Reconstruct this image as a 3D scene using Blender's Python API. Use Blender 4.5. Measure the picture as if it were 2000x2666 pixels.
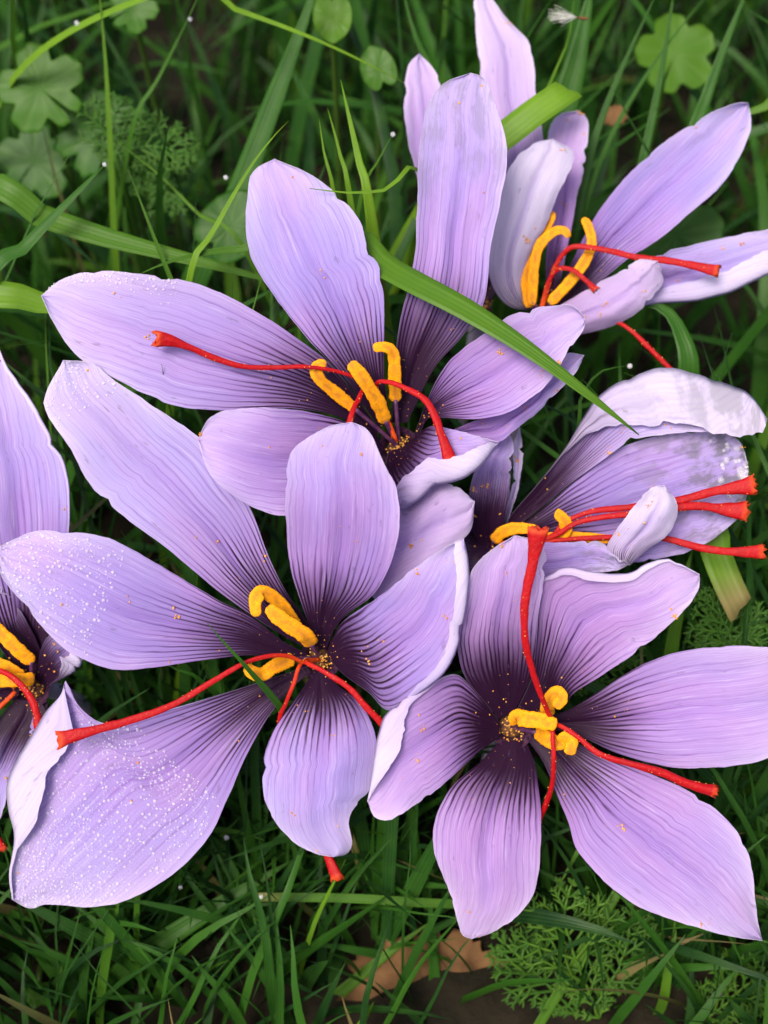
import bpy, math, random
import numpy as np
from mathutils import Vector, noise

for o in list(bpy.data.objects):
    bpy.data.objects.remove(o)
scn = bpy.context.scene
COL = scn.collection
rnd = random.Random(11)

# ------------------------------------------------------------------ camera
PITCH = math.radians(55.0)
DIST = 0.190                       # metres from lens to the plane of the flowers
FPX = 1333.0 / math.tan(math.radians(23.0))
PX = DIST / FPX                    # size of a photo pixel on that plane (about 0.06 mm)
FWD = np.array([0.0, math.cos(PITCH), -math.sin(PITCH)])
RIGHT = np.array([1.0, 0.0, 0.0])
UP = np.array([0.0, math.sin(PITCH), math.cos(PITCH)])
CAM = np.array([0.0, 0.0, 0.080]) - FWD * DIST

cd = bpy.data.cameras.new("camera")
cam = bpy.data.objects.new("camera", cd)
COL.objects.link(cam)
cam.location = CAM
cam.rotation_euler = (math.pi / 2 - PITCH, 0, 0)
cd.sensor_fit = 'VERTICAL'
cd.sensor_height = 36.0
cd.lens = 18.0 / math.tan(math.radians(23.0))
cd.clip_start = 0.005
cd.clip_end = 50.0
cd.dof.use_dof = True
cd.dof.focus_distance = DIST + 0.004
cd.dof.aperture_fstop = 14.0
scn.camera = cam

# ------------------------------------------------------------------ sky, sun, exposure
SUN_EL, SUN_AZ = math.radians(62), math.radians(-140)      # azimuth from +Y, negative = to the left
w = bpy.data.worlds.new("World")
scn.world = w
w.use_nodes = True
nt = w.node_tree
sky = nt.nodes.new("ShaderNodeTexSky")
sky.sky_type = 'NISHITA'
sky.sun_disc = False
sky.sun_elevation = SUN_EL
sky.sun_rotation = SUN_AZ
sky.air_density = 1.0
sky.dust_density = 6.0
sky.ozone_density = 0.5
bg = nt.nodes["Background"]
nt.links.new(sky.outputs[0], bg.inputs[0])
bg.inputs[1].default_value = 0.085
sd = bpy.data.lights.new("sun", 'SUN')
sd.energy = 1.5
sd.angle = math.radians(24)
sd.color = (1.0, 0.93, 0.82)
sun = bpy.data.objects.new("sun", sd)
COL.objects.link(sun)
sdir = Vector((math.sin(SUN_AZ) * math.cos(SUN_EL), math.cos(SUN_AZ) * math.cos(SUN_EL), math.sin(SUN_EL)))
sun.rotation_euler = sdir.to_track_quat('Z', 'Y').to_euler()
sun.location = (0, 0, 1)
scn.view_settings.view_transform = 'Standard'
scn.view_settings.look = 'None'
scn.view_settings.gamma = 1.0
scn.view_settings.use_curve_mapping = False
scn.view_settings.exposure = 1.18
scn.cycles.max_bounces = 6
scn.cycles.diffuse_bounces = 3
scn.cycles.glossy_bounces = 2
scn.cycles.transmission_bounces = 4
scn.cycles.transparent_max_bounces = 6


# ------------------------------------------------------------------ helpers
def P(px, py, d=0.0):
    """world point seen at photo pixel (px, py), d pixels in front of the flower plane"""
    px, py, d = np.asarray(px, float), np.asarray(py, float), np.asarray(d, float)
    depth = DIST - d * PX
    v = (((px - 1000.0) / FPX)[..., None] * RIGHT - ((py - 1333.0) / FPX)[..., None] * UP + FWD)
    return CAM + v * depth[..., None]


def to_px(p):
    q = np.asarray(p, float) - CAM
    dep = q @ FWD
    return 1000 + (q @ RIGHT) / dep * FPX, 1333 - (q @ UP) / dep * FPX, (DIST - dep) / PX


def catmull(pts, n, dense=14):
    """smooth curve through pts, resampled evenly to n points"""
    p = np.asarray(pts, float)
    if len(p) == 1:
        return np.repeat(p, n, 0)
    ext = np.vstack([2 * p[0] - p[1], p, 2 * p[-1] - p[-2]])
    out = []
    for i in range(1, len(ext) - 2):
        p0, p1, p2, p3 = ext[i - 1], ext[i], ext[i + 1], ext[i + 2]
        for t in np.linspace(0, 1, dense, endpoint=False):
            out.append(0.5 * (2 * p1 + (p2 - p0) * t + (2 * p0 - 5 * p1 + 4 * p2 - p3) * t * t + (3 * p1 - p0 - 3 * p2 + p3) * t ** 3))
    out.append(ext[-2])
    out = np.array(out)
    k = min(3, out.shape[1])
    seg = np.linalg.norm(np.diff(out[:, :k], axis=0), axis=1)
    cum = np.concatenate([[0], np.cumsum(seg)])
    tt = np.linspace(0, cum[-1], n)
    return np.stack([np.interp(tt, cum, out[:, j]) for j in range(out.shape[1])], 1)


def nz(x, y=0.0, z=0.0):
    return noise.noise(Vector((x, y, z)))


def link(name, me, parent=None, smooth=True):
    o = bpy.data.objects.new(name, me)
    COL.objects.link(o)
    if parent is not None:
        o.parent = parent
        o.matrix_parent_inverse = parent.matrix_world.inverted()
    return o


def mesh(name, verts, faces, mats, attrs=None, fmat=None, smooth=True):
    me = bpy.data.meshes.new(name)
    me.from_pydata([tuple(v) for v in verts], [], [tuple(f) for f in faces])
    for m in mats:
        me.materials.append(m)
    if fmat is not None:
        me.polygons.foreach_set("material_index", np.asarray(fmat, np.int32))
    me.polygons.foreach_set("use_smooth", np.full(len(me.polygons), smooth))
    for k, a in (attrs or {}).items():
        at = me.attributes.new(k, 'FLOAT', 'POINT')
        at.data.foreach_set("value", np.asarray(a, np.float32))
    me.update()
    return me


def empty(name, loc):
    e = bpy.data.objects.new(name, None)
    e.empty_display_size = 0.01
    COL.objects.link(e)
    e.location = loc
    e.matrix_world.translation = loc
    return e


def tag(o, label=None, cat=None, group=None, kind=None):
    if label: o["label"] = label
    if cat: o["category"] = cat
    if group: o["group"] = group
    if kind: o["kind"] = kind
    return o


class MB:
    """collects pieces into one mesh"""
    def __init__(self):
        self.v, self.f, self.a, self.n = [], [], {}, 0

    def add(self, v, f, **attrs):
        v = np.asarray(v)
        self.v.append(v)
        f = np.asarray(f)
        self.f.extend((f + self.n).tolist())
        for k, a in attrs.items():
            a = np.broadcast_to(np.asarray(a, float), (len(v),))
            self.a.setdefault(k, []).append(a)
        self.n += len(v)

    def build(self, name, mats, parent=None, smooth=True):
        V = np.vstack(self.v)
        me = mesh(name, V, self.f, mats, {k: np.concatenate(a) for k, a in self.a.items()}, smooth=smooth)
        return link(name, me, parent)


def grid_faces(nv, nu, wrap=False):
    f = []
    for i in range(nv - 1):
        for j in range(nu - (0 if wrap else 1)):
            a, b = i * nu + j, i * nu + (j + 1) % nu
            f.append((a, b, b + nu, a + nu))
    return f


def unit(a):
    return a / np.maximum(np.linalg.norm(a, axis=-1, keepdims=True), 1e-12)


# ------------------------------------------------------------------ shader helpers
class S:
    """a socket with arithmetic"""
    def __init__(self, nt, sock): self.nt, self.s = nt, sock
    def _m(self, op, *args, clamp=False):
        n = self.nt.nodes.new("ShaderNodeMath"); n.operation = op; n.use_clamp = clamp
        for i, a in enumerate((self,) + args):
            if isinstance(a, S): self.nt.links.new(a.s, n.inputs[i])
            else: n.inputs[i].default_value = a
        return S(self.nt, n.outputs[0])
    def __add__(self, o): return self._m('ADD', o)
    __radd__ = __add__
    def __mul__(self, o): return self._m('MULTIPLY', o)
    __rmul__ = __mul__
    def __sub__(self, o): return self._m('SUBTRACT', o)
    def __rsub__(self, o): return (self * -1.0) + o
    def __truediv__(self, o): return self._m('DIVIDE', o)
    def abs(self): return self._m('ABSOLUTE')
    def frac(self): return self._m('FRACT')
    def pow(self, e): return self._m('POWER', e)
    def clamp(self): return self._m('ADD', 0.0, clamp=True)
    def max(self, o): return self._m('MAXIMUM', o)
    def step(self, a, b):
        """smoothstep: 0 at a, 1 at b (a may exceed b)"""
        n = self.nt.nodes.new("ShaderNodeMapRange"); n.interpolation_type = 'SMOOTHSTEP'
        flip = (not isinstance(a, S)) and (not isinstance(b, S)) and a > b
        vals = (b, a, 1.0, 0.0) if flip else (a, b, 0.0, 1.0)
        self.nt.links.new(self.s, n.inputs[0])
        for i, v in enumerate(vals):
            if isinstance(v, S): self.nt.links.new(v.s, n.inputs[i + 1])
            else: n.inputs[i + 1].default_value = v
        return S(self.nt, n.outputs[0])


class M:
    def __init__(self, name):
        self.m = bpy.data.materials.new(name); self.m.use_nodes = True
        self.nt = self.m.node_tree; self.nt.nodes.clear()
        self.out = self.nt.nodes.new("ShaderNodeOutputMaterial")
    def attr(self, k):
        n = self.nt.nodes.new("ShaderNodeAttribute"); n.attribute_name = k
        return S(self.nt, n.outputs['Fac'])
    def vec(self, x, y, z=0.0):
        n = self.nt.nodes.new("ShaderNodeCombineXYZ")
        for i, a in enumerate((x, y, z)):
            if isinstance(a, S): self.nt.links.new(a.s, n.inputs[i])
            else: n.inputs[i].default_value = a
        return n.outputs[0]
    def pos(self):
        return self.nt.nodes.new("ShaderNodeTexCoord").outputs['Object']
    def noise(self, vec, scale=1.0, detail=2.0, rough=0.5):
        n = self.nt.nodes.new("ShaderNodeTexNoise")
        self.nt.links.new(vec, n.inputs['Vector'])
        n.inputs['Scale'].default_value = scale; n.inputs['Detail'].default_value = detail
        n.inputs['Roughness'].default_value = rough
        return S(self.nt, n.outputs[0])
    def mix(self, f, a, b):
        n = self.nt.nodes.new("ShaderNodeMix"); n.data_type = 'RGBA'; n.clamp_factor = True
        for i, v in ((0, f), (6, a), (7, b)):
            if isinstance(v, S): self.nt.links.new(v.s, n.inputs[i])
            elif isinstance(v, bpy.types.NodeSocket): self.nt.links.new(v, n.inputs[i])
            else: n.inputs[i].default_value = (*v, 1.0) if isinstance(v, tuple) else v
        return n.outputs[2]
    def rand(self):
        return S(self.nt, self.nt.nodes.new("ShaderNodeObjectInfo").outputs['Random'])
    def finish(self, col, rough=0.5, spec=0.4, trans=0.0, tcol=None, height=None, bdist=0.0001, bstr=0.5, sss=0.0, coat=0.0):
        p = self.nt.nodes.new("ShaderNodeBsdfPrincipled")
        def put(sock, v):
            if isinstance(v, S): self.nt.links.new(v.s, sock)
            elif isinstance(v, bpy.types.NodeSocket): self.nt.links.new(v, sock)
            else: sock.default_value = (*v, 1.0) if isinstance(v, tuple) else v
        put(p.inputs['Base Color'], col); put(p.inputs['Roughness'], rough)
        put(p.inputs['Specular IOR Level'], spec)
        if coat: p.inputs['Coat Weight'].default_value = coat; p.inputs['Coat Roughness'].default_value = 0.15
        nrm = None
        if height is not None:
            b = self.nt.nodes.new("ShaderNodeBump"); b.inputs['Distance'].default_value = bdist
            b.inputs['Strength'].default_value = bstr
            self.nt.links.new(height.s, b.inputs['Height']); nrm = b.outputs[0]
            self.nt.links.new(nrm, p.inputs['Normal'])
        last = p.outputs[0]
        if trans:
            t = self.nt.nodes.new("ShaderNodeBsdfTranslucent"); put(t.inputs[0], tcol if tcol is not None else col)
            if nrm: self.nt.links.new(nrm, t.inputs['Normal'])
            mx = self.nt.nodes.new("ShaderNodeMixShader"); mx.inputs[0].default_value = trans
            self.nt.links.new(last, mx.inputs[1]); self.nt.links.new(t.outputs[0], mx.inputs[2]); last = mx.outputs[0]
        self.nt.links.new(last, self.out.inputs[0])
        return self.m


def petal_material(outer):
    m = M("petal_outside" if outer else "petal_inside")
    s, v, u = m.attr("ps"), m.attr("pv"), m.attr("pu")
    throat, pale, pink, seed, decay = m.attr("throat"), m.attr("pale"), m.attr("pink"), m.attr("seed"), m.attr("decay")
    warp = m.noise(m.vec(s * 2.2 + seed, v * 2.0, seed), 1.0, 2.0) - 0.5
    wob = m.noise(m.vec(s * 9.0, v * 7.0 + seed, seed * 1.7), 1.0, 2.0) - 0.5
    q = s * 8.6 + warp * 1.5 + wob * (v * 0.9 + 0.25) + seed
    line = m.noise(m.vec(q._m('FLOOR') * 7.31, seed * 3.0, 0.0), 1.0, 0.0).step(0.30, 0.62) * 0.65 + 0.35
    d1 = (q.frac() - 0.5).abs() * 2.0
    q2 = s * 27.0 + warp * 3.0 + wob * 1.7 + seed * 3.1
    d2 = (q2.frac() - 0.5).abs() * 2.0
    wid = v.step(0.65, 0.05) * 0.32 + 0.34
    patch = m.noise(m.vec(s * 3.0 - seed, v * 9.0, seed * 2.3), 1.0, 3.0)
    l1 = (1.0 - (d1 / wid).clamp()).pow(0.9) * (v.step(0.95, 0.10) * 0.58 + 0.27) * (patch.step(0.25, 0.62) * 0.5 + 0.5) * line
    l2 = d2.step(0.70, 0.05) * (patch.step(0.7, 0.3) * 0.20 + 0.06)
    # the colours
    big = m.noise(m.vec(s * 1.3 + seed * 5.0, v * 2.6, seed), 1.0, 2.0)
    cool = m.mix(big.step(0.35, 0.68), (0.40, 0.32, 0.74), (0.485, 0.325, 0.72))
    base = m.mix(pink * 0.85, cool, (0.55, 0.305, 0.62))
    rim = u.abs().pow(4.0) * v.step(0.2, 0.7) * 0.35 + v.step(0.55, 1.05) * 0.38
    base = m.mix((rim + pale * 0.85 + (0.42 if outer else 0.0)).clamp(), base, (0.80, 0.74, 0.90) if not outer else (0.70, 0.64, 0.80))
    mid = s.abs().step(0.26, 0.0) * v.step(1.02, 0.5) * 0.34
    base = m.mix(mid, base, (0.30, 0.17, 0.60))
    base = m.mix(v.step(0.62, 0.08) * (0.15 if outer else 0.58), base, (0.27, 0.09, 0.42))
    streak = m.noise(m.vec(s * 26.0 + seed, v * 5.0, seed), 1.0, 3.0, 0.65)
    base = m.mix(streak.step(0.52, 0.75) * 0.45, base, (0.70, 0.62, 0.86))
    base = m.mix(streak.step(0.48, 0.25) * 0.30, base, (0.30, 0.20, 0.56))
    veincol = m.mix(v.step(0.12, 0.65), (0.095, 0.010, 0.16), (0.21, 0.075, 0.44)) if not outer else m.mix(v.step(0.1, 0.4), (0.20, 0.08, 0.32), (0.46, 0.34, 0.68))
    vs = (l1.max(l2) * 1.0) if not outer else ((l1 * 1.5).max(l2 * 1.8)).clamp() * 0.5
    col = m.mix(vs, base, veincol)
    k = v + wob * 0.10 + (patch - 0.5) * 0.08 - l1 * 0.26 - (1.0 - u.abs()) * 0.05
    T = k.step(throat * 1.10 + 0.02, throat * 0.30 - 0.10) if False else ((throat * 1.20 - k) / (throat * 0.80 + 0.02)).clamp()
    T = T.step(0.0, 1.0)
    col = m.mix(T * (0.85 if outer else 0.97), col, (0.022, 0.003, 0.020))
    # bruises and, on the withering flower, glassy grey spots
    br = m.noise(m.vec(s * 8.0 + seed * 9.0, v * 13.0, seed), 1.0, 3.0, 0.65)
    col = m.mix(br.step(0.64, 0.74) * 0.42, col, (0.16, 0.12, 0.25))
    dk = m.noise(m.vec(s * 4.0 + seed * 4.0, v * 10.0, 3.0), 1.0, 4.0, 0.65)
    col = m.mix(decay * v.step(0.35, 0.9) * dk.step(0.44, 0.60) * 0.8, col, (0.17, 0.17, 0.20))
    fine = m.noise(m.pos(), 2600.0, 1.0)
    h = fine * 0.45 + m.noise(m.pos(), 420.0, 1.0) * 0.9
    return m.finish(col, rough=0.52, spec=0.2, trans=0.42, height=h, bdist=0.00014, bstr=0.5)


MAT_IN = petal_material(False)
MAT_OUT = petal_material(True)


def simple(name, c1, c2, scale, rough=0.5, spec=0.4, trans=0.0, bump=0.0001, bstr=0.6, detail=3.0):
    m = M(name)
    n = m.noise(m.pos(), scale, detail)
    return m.finish(m.mix(n.step(0.3, 0.7), c1, c2), rough=rough, spec=spec, trans=trans, height=n, bdist=bump, bstr=bstr)


MAT_TUBE = simple("flower_tube", (0.55, 0.45, 0.68), (0.70, 0.62, 0.78), 300, trans=0.15)
MAT_THROAT = simple("throat_hairs", (0.05, 0.015, 0.03), (0.20, 0.10, 0.03), 900, 0.8, 0.2)
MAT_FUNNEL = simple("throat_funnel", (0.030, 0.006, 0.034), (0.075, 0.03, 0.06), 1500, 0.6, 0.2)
MAT_FILAMENT = simple("filament", (0.06, 0.015, 0.07), (0.12, 0.04, 0.10), 900)
MAT_POLLEN = simple("pollen", (0.55, 0.20, 0.02), (0.75, 0.40, 0.10), 700, 0.8, 0.2)


def anther_material():
    m = M("anther")
    n = m.noise(m.pos(), 2600, 3.0, 0.7)
    g = m.attr("groove")
    col = m.mix(n.step(0.3, 0.7), (0.78, 0.26, 0.002), (0.88, 0.39, 0.005))
    col = m.mix(g * (0.75 * m.noise(m.pos(), 700, 1.0).step(0.35, 0.6)), col, (0.46, 0.17, 0.02))
    return m.finish(col, rough=0.75, spec=0.25, trans=0.12, height=n, bdist=0.00012, bstr=0.7)


def stigma_material():
    m = M("stigma")
    t = m.attr("st")
    n = m.noise(m.pos(), 1800, 3.0)
    col = m.mix(t.step(0.0, 0.30), (0.66, 0.075, 0.004), (0.40, 0.002, 0.006))
    col = m.mix(n.step(0.45, 0.75) * 0.5, col, (0.52, 0.010, 0.010))
    col = m.mix(t.step(0.97, 1.0) * 0.8, col, (0.68, 0.09, 0.02))
    col = m.mix(m.noise(m.pos(), 350, 2.0).step(0.5, 0.7) * 0.5, col, (0.30, 0.004, 0.006))
    return m.finish(col, rough=0.55, spec=0.25, trans=0.15, height=n, bdist=0.00018, bstr=0.8)


MAT_ANTHER, MAT_STIGMA = anther_material(), stigma_material()


def green_material(name):
    """grass and leaves: hue attribute 0 dark blue-green .. 1 yellow-green, dry attribute for straw colours"""
    m = M(name)
    hue, dry, gu = m.attr("hue"), m.attr("dry"), m.attr("gu")
    n = m.noise(m.pos(), 160, 3.0)
    f = m.noise(m.pos(), 1400, 2.0)
    col = m.mix(hue.step(0.0, 0.5), (0.008, 0.040, 0.010), (0.028, 0.112, 0.010))
    col = m.mix(hue.step(0.5, 1.0), col, (0.17, 0.33, 0.018))
    col = m.mix(n.step(0.35, 0.75) * 0.35, col, (0.060, 0.165, 0.022))
    rib = ((gu * 5.0).frac() - 0.5).abs() * 2.0
    col = m.mix(rib.step(0.35, 0.0) * 0.30, col, (0.10, 0.21, 0.04))
    col = m.mix((dry + f * dry * 0.3).clamp(), col, (0.26, 0.20, 0.08))
    return m.finish(col, rough=0.42, spec=0.2, trans=0.36, height=rib * 0.6 + f * 0.4, bdist=0.00010, bstr=0.5)


MAT_GRASS = green_material("grass_blade")
MAT_LEAF = green_material("leaf")
MAT_SOIL = simple("soil", (0.004, 0.004, 0.002), (0.018, 0.014, 0.008), 90, 0.9, 0.15, bump=0.004, bstr=0.9, detail=8)
MAT_DEAD = simple("dead_leaf", (0.055, 0.026, 0.012), (0.20, 0.105, 0.045), 130, 0.8, 0.15, trans=0.1, bump=0.0012, bstr=1.0, detail=9)
MAT_HAIR = simple("seed_hair", (0.7, 0.7, 0.66), (0.85, 0.85, 0.8), 900, trans=0.3)


def water_material():
    m = M("dew")
    p = m.nt.nodes.new("ShaderNodeBsdfPrincipled")
    p.inputs['Base Color'].default_value = (0.92, 0.90, 0.98, 1)
    p.inputs['Roughness'].default_value = 0.08
    p.inputs['IOR'].default_value = 1.45
    t = m.nt.nodes.new("ShaderNodeBsdfTransparent")
    mx = m.nt.nodes.new("ShaderNodeMixShader"); mx.inputs[0].default_value = 0.27
    m.nt.links.new(t.outputs[0], mx.inputs[1]); m.nt.links.new(p.outputs[0], mx.inputs[2])
    m.nt.links.new(mx.outputs[0], m.out.inputs[0])
    return m.m


MAT_WATER = water_material()

# ------------------------------------------------------------------ the ground
def make_ground():
    n = 90
    # denser rows near the flowers, out to several metres
    t = np.linspace(-1, 1, n)
    xs = np.sign(t) * (np.abs(t) * 0.30 + np.abs(t) ** 5 * 5.0)
    V = []
    for y in xs:
        for x in xs:
            V.append((x, y + 0.08, 0.006 * nz(x * 22, y * 22, 1.3) + 0.003 * nz(x * 70, y * 70, 5)))
    o = link("ground", mesh("ground", V, grid_faces(n, n), [MAT_SOIL]))
    tag(o, kind="structure")
    return o


make_ground()

# ------------------------------------------------------------------ flowers
ZCELL = 16
ZW, ZH = 2000 // ZCELL + 20, 2666 // ZCELL + 20
zbuf = np.full((ZH, ZW), 1e9)       # how far back the flowers reach, for clearing grass away from them


def zmark(x, y, d):
    i = np.clip((np.asarray(y) // ZCELL).astype(int) + 8, 0, ZH - 1)
    j = np.clip((np.asarray(x) // ZCELL).astype(int) + 8, 0, ZW - 1)
    np.minimum.at(zbuf, (i.ravel(), j.ravel()), np.asarray(d).ravel())


class Flower:
    def __init__(self, label, throat, group="saffron crocus flowers in the grass"):
        self.tx, self.ty, self.td = throat
        tp = P(*throat)
        self.tp = tp
        self.base = np.array([tp[0] * 0.97, tp[1] + 0.012, 0.0])
        self.o = empty("crocus_flower", self.base)
        tag(self.o, label, "flower", group)
        self.seed = rnd.random() * 10
        self.samples = []
        self.n = 0

    def petal(self, L, R, tip, dm, cup=25, tilt=0, outer=False, throat=0.30, pale=0.0, pink=0.0, decay=0.0,
              fold=None, side='R', lift=26, wave=9, nv=54, nu=27, hang=0, label=None):
        seed = self.seed + self.n * 1.37
        self.n += 1
        Lc, Rc = catmull(list(L) + [tip], nv), catmull(list(R) + [tip], nv)
        V = np.linspace(0, 1, nv)
        out = unit(Lc - Rc)
        wid = np.linalg.norm(Lc - Rc, axis=1)
        for c, sg, k in ((Lc, 1, 0.0), (Rc, -1, 7.7)):
            j = np.array([nz(v * 16, seed + k) * 2.8 + nz(v * 46, seed + k, 3) * 1.7 for v in V]) * np.clip(V * 3 - 0.6, 0, 1)
            for q in range(rnd.choice((0, 1, 1, 2))):
                j = j - rnd.uniform(5, 11) * np.exp(-((V - rnd.uniform(0.45, 0.92)) / rnd.uniform(0.012, 0.022)) ** 2)
            c += out * (sg * j)[:, None]
        im = int(np.argmax(wid)); wn = wid / wid.max()
        sp = np.where(np.arange(nv) < im, 1.0, np.power(wn, 0.75))
        U = np.linspace(-1, 1, nu)
        X = Lc[:, None, :] * (0.5 - U / 2)[None, :, None] + Rc[:, None, :] * (0.5 + U / 2)[None, :, None]
        dmid = catmull(np.array([[i, d] for i, d in enumerate(dm)], float), 200)
        dmid = np.interp(V * (len(dm) - 1), dmid[:, 0], dmid[:, 1])
        D = dmid[:, None] + cup * (U ** 2)[None, :] * np.sqrt(np.clip(wn, 0, 1))[:, None] + tilt * U[None, :] * V[:, None]
        D = D - 10 * np.exp(-(U / 0.12) ** 2)[None, :] * np.clip(1.3 - V, 0, 1)[:, None] * np.clip(V * 4, 0, 1)[:, None]
        for i, v in enumerate(V):
            for j, u in enumerate(U):
                D[i, j] += (18 * nz(u * 1.1 + seed, v * 2.6, seed) + 5 * nz(u * 3.0, v * 6.0 + seed, seed) +
                            wave * abs(u) ** 3 * math.sin(v * 15 + seed * 5 + (2 if u > 0 else 0)) * v) * min(1, v * 3) - hang * v ** 4
        Sx = U[None, :] * sp[:, None]
        Uu = np.repeat(U[None, :], nv, 0)
        if fold:
            fv = np.array(fold, float)
            nk = 7
            if side == 'L':
                E, De, Se = X[:, 0], D[:, 0], Sx[:, 0]
            else:
                E, De, Se = X[:, -1], D[:, -1], Sx[:, -1]
            off = np.stack([np.interp(V, fv[:, 0], fv[:, 1]), np.interp(V, fv[:, 0], fv[:, 2])], 1)
            mag = np.linalg.norm(off, axis=1)
            ks = np.linspace(0, 1, nk + 1)[1:]
            shp = np.array([(1 - math.cos(k * math.pi / 2 * 1.0)) * 0.5 + k * 0.5 for k in ks])
            shp = ks
            rag = np.array([1 + 0.10 * nz(a * 14, seed + 5) + 0.07 * nz(a * 45, seed + 8) for a in V])
            off = off * rag[:, None]
            FX = E[:, None, :] + off[:, None, :] * shp[None, :, None]
            lf = np.minimum(lift * 0.7, mag * 0.8)
            FD = De[:, None] + lf[:, None] * (1 - np.exp(-ks * 4.5))[None, :] * (1 - 0.15 * ks)[None, :] + 3
            FS = Se[:, None] * (1 - 0.35 * ks[None, :])
            FU = np.ones((nv, nk)) * (-1 if side == 'L' else 1)
            if side == 'L':
                X = np.concatenate([FX[:, ::-1], X], 1); D = np.concatenate([FD[:, ::-1], D], 1)
                Sx = np.concatenate([FS[:, ::-1], Sx], 1); Uu = np.concatenate([FU, Uu], 1)
            else:
                X = np.concatenate([X, FX], 1); D = np.concatenate([D, FD], 1)
                Sx = np.concatenate([Sx, FS], 1); Uu = np.concatenate([Uu, FU], 1)
        n2 = X.shape[1]
        W = P(X[..., 0], X[..., 1], D)
        zmark(X[..., 0], X[..., 1], D)
        dv, du = np.gradient(W, axis=0), np.gradient(W, axis=1)
        N = unit(np.cross(du, dv))
        body = slice(n2 - nu, n2) if (fold and side == 'L') else slice(0, nu)
        mid = N[5:-5, body]
        flip = np.sum(mid * (CAM - W[5:-5, body])) < 0
        if flip: N = -N
        th = (0.00016 * (1 - 0.55 * Uu ** 2))[..., None]
        F, B = W + N * th * 0.5, W - N * th * 0.5
        fs = grid_faces(nv, n2)
        nn = nv * n2
        front = [f if not flip else f[::-1] for f in fs]
        # grid_faces order follows du x dv
        back = [tuple(a + nn for a in f[::-1]) for f in front]
        loop = [j for j in range(n2)] + [i * n2 + n2 - 1 for i in range(1, nv)] + [(nv - 1) * n2 + j for j in range(n2 - 2, -1, -1)] + [i * n2 for i in range(nv - 2, 0, -1)]
        Ff, Bf = F.reshape(-1, 3), B.reshape(-1, 3)
        rimv = np.vstack([Ff[loop], Bf[loop]]); nl = len(loop)
        rim = [(2 * nn + a, 2 * nn + (a + 1) % nl, 2 * nn + nl + (a + 1) % nl, 2 * nn + nl + a) for a in range(nl)]
        verts = np.vstack([Ff, Bf, rimv])
        def rep(a):
            a = np.asarray(a).ravel(); return np.concatenate([a, a, a[loop], a[loop]])
        one = np.ones(nn)
        attrs = dict(ps=rep(Sx), pv=rep(np.repeat(V[:, None], n2, 1)), pu=rep(Uu), throat=rep(one * throat), pale=rep(one * pale),
                     pink=rep(one * pink), seed=rep(one * (seed % 10)), decay=rep(one * decay))
        fm = [0] * len(front) + [1] * len(back) + [1] * len(rim)
        mats = [MAT_OUT, MAT_IN] if outer else [MAT_IN, MAT_OUT]
        o = link("petal", mesh("petal", verts, front + back + rim, mats, attrs, fm), self.o)
        if label: o["label"] = label
        self.samples.append((F[:, body], N[:, body], V))
        return o, F[:, body], N[:, body], V

    def tube(self):
        tp, b = self.tp, self.base
        p1 = tp + FWD * 0.010 + np.array([0, 0, -0.004])
        path = catmull([tp + FWD * 0.0045, p1, (p1 * 0.45 + b * 0.55) + np.array([0, 0.003, 0]), b + np.array([0, 0, -0.004])], 26)
        r = np.interp(np.linspace(0, 1, 26), [0, 0.12, 0.35, 1], [0.0021, 0.0017, 0.0013, 0.0014])
        v, f = sweep(path, r, r, 14)
        link("flower_tube", mesh("flower_tube", v, f, [MAT_TUBE]), self.o)
        # the funnel that the petals grow from
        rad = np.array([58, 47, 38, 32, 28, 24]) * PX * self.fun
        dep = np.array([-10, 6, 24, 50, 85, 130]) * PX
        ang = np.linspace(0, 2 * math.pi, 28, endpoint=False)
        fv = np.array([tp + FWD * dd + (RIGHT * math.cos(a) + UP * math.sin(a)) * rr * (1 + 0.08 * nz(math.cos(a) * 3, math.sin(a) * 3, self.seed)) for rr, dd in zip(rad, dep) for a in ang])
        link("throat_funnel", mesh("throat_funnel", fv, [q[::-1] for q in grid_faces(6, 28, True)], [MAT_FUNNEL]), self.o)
        # hairy throat plug
        q = catmull([tp + FWD * 0.0004, tp + FWD * 0.005], 5)
        v, f = sweep(q, [0.0009, 0.0019, 0.0022, 0.0022, 0.0017], [0.0009, 0.0019, 0.0022, 0.0022, 0.0017], 12)
        link("throat", mesh("throat", v, f, [MAT_THROAT]), self.o)

    def anther(self, path, wpx=17, curl=0.0, fil=True):
        n = 56
        pts = catmull(path, n)
        pw = P(pts[:, 0], pts[:, 1], pts[:, 2])
        t = np.linspace(0, 1, n)
        sd = rnd.random() * 20
        wv = wpx * PX * np.interp(t, [0, 0.05, 0.3, 0.8, 0.97, 1], [0.55, 0.95, 1.05, 0.95, 0.75, 0.35])
        wv = wv * np.array([1 + 0.14 * nz(a * 7, sd) + 0.06 * nz(a * 40, sd) for a in t])
        v, f, ang, tt = sweep(pw, wv, wv * 0.34, 18, info=True)
        # grain and the long groove of the pollen sacs
        V = v.reshape(n, 18, 3); C = pw[:, None, :]
        gro = np.exp(-((ang - math.pi / 2) / 0.62) ** 4)
        side = np.exp(-((np.abs(np.angle(np.exp(1j * (ang - math.pi / 2)))) - 1.45) / 0.3) ** 2)
        g = np.array([[1 + 0.07 * nz(V[i, j, 0] * 2500, V[i, j, 1] * 2500, V[i, j, 2] * 2500) for j in range(18)] for i in range(n)])
        g = g * (1 + np.array([[rnd.uniform(-0.035, 0.035) for j in range(18)] for i in range(n)]))
        V = C + (V - C) * (g * (1 - 0.62 * gro[None, :] * np.clip(np.sin(t * math.pi) * 1.6, 0, 1)[:, None]))[..., None]
        gr = np.repeat(gro[None, :], n, 0)
        me = mesh("anther", V.reshape(-1, 3), f, [MAT_ANTHER], dict(groove=np.append(gr.ravel(), [0, 0])[:n * 18]))
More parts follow.
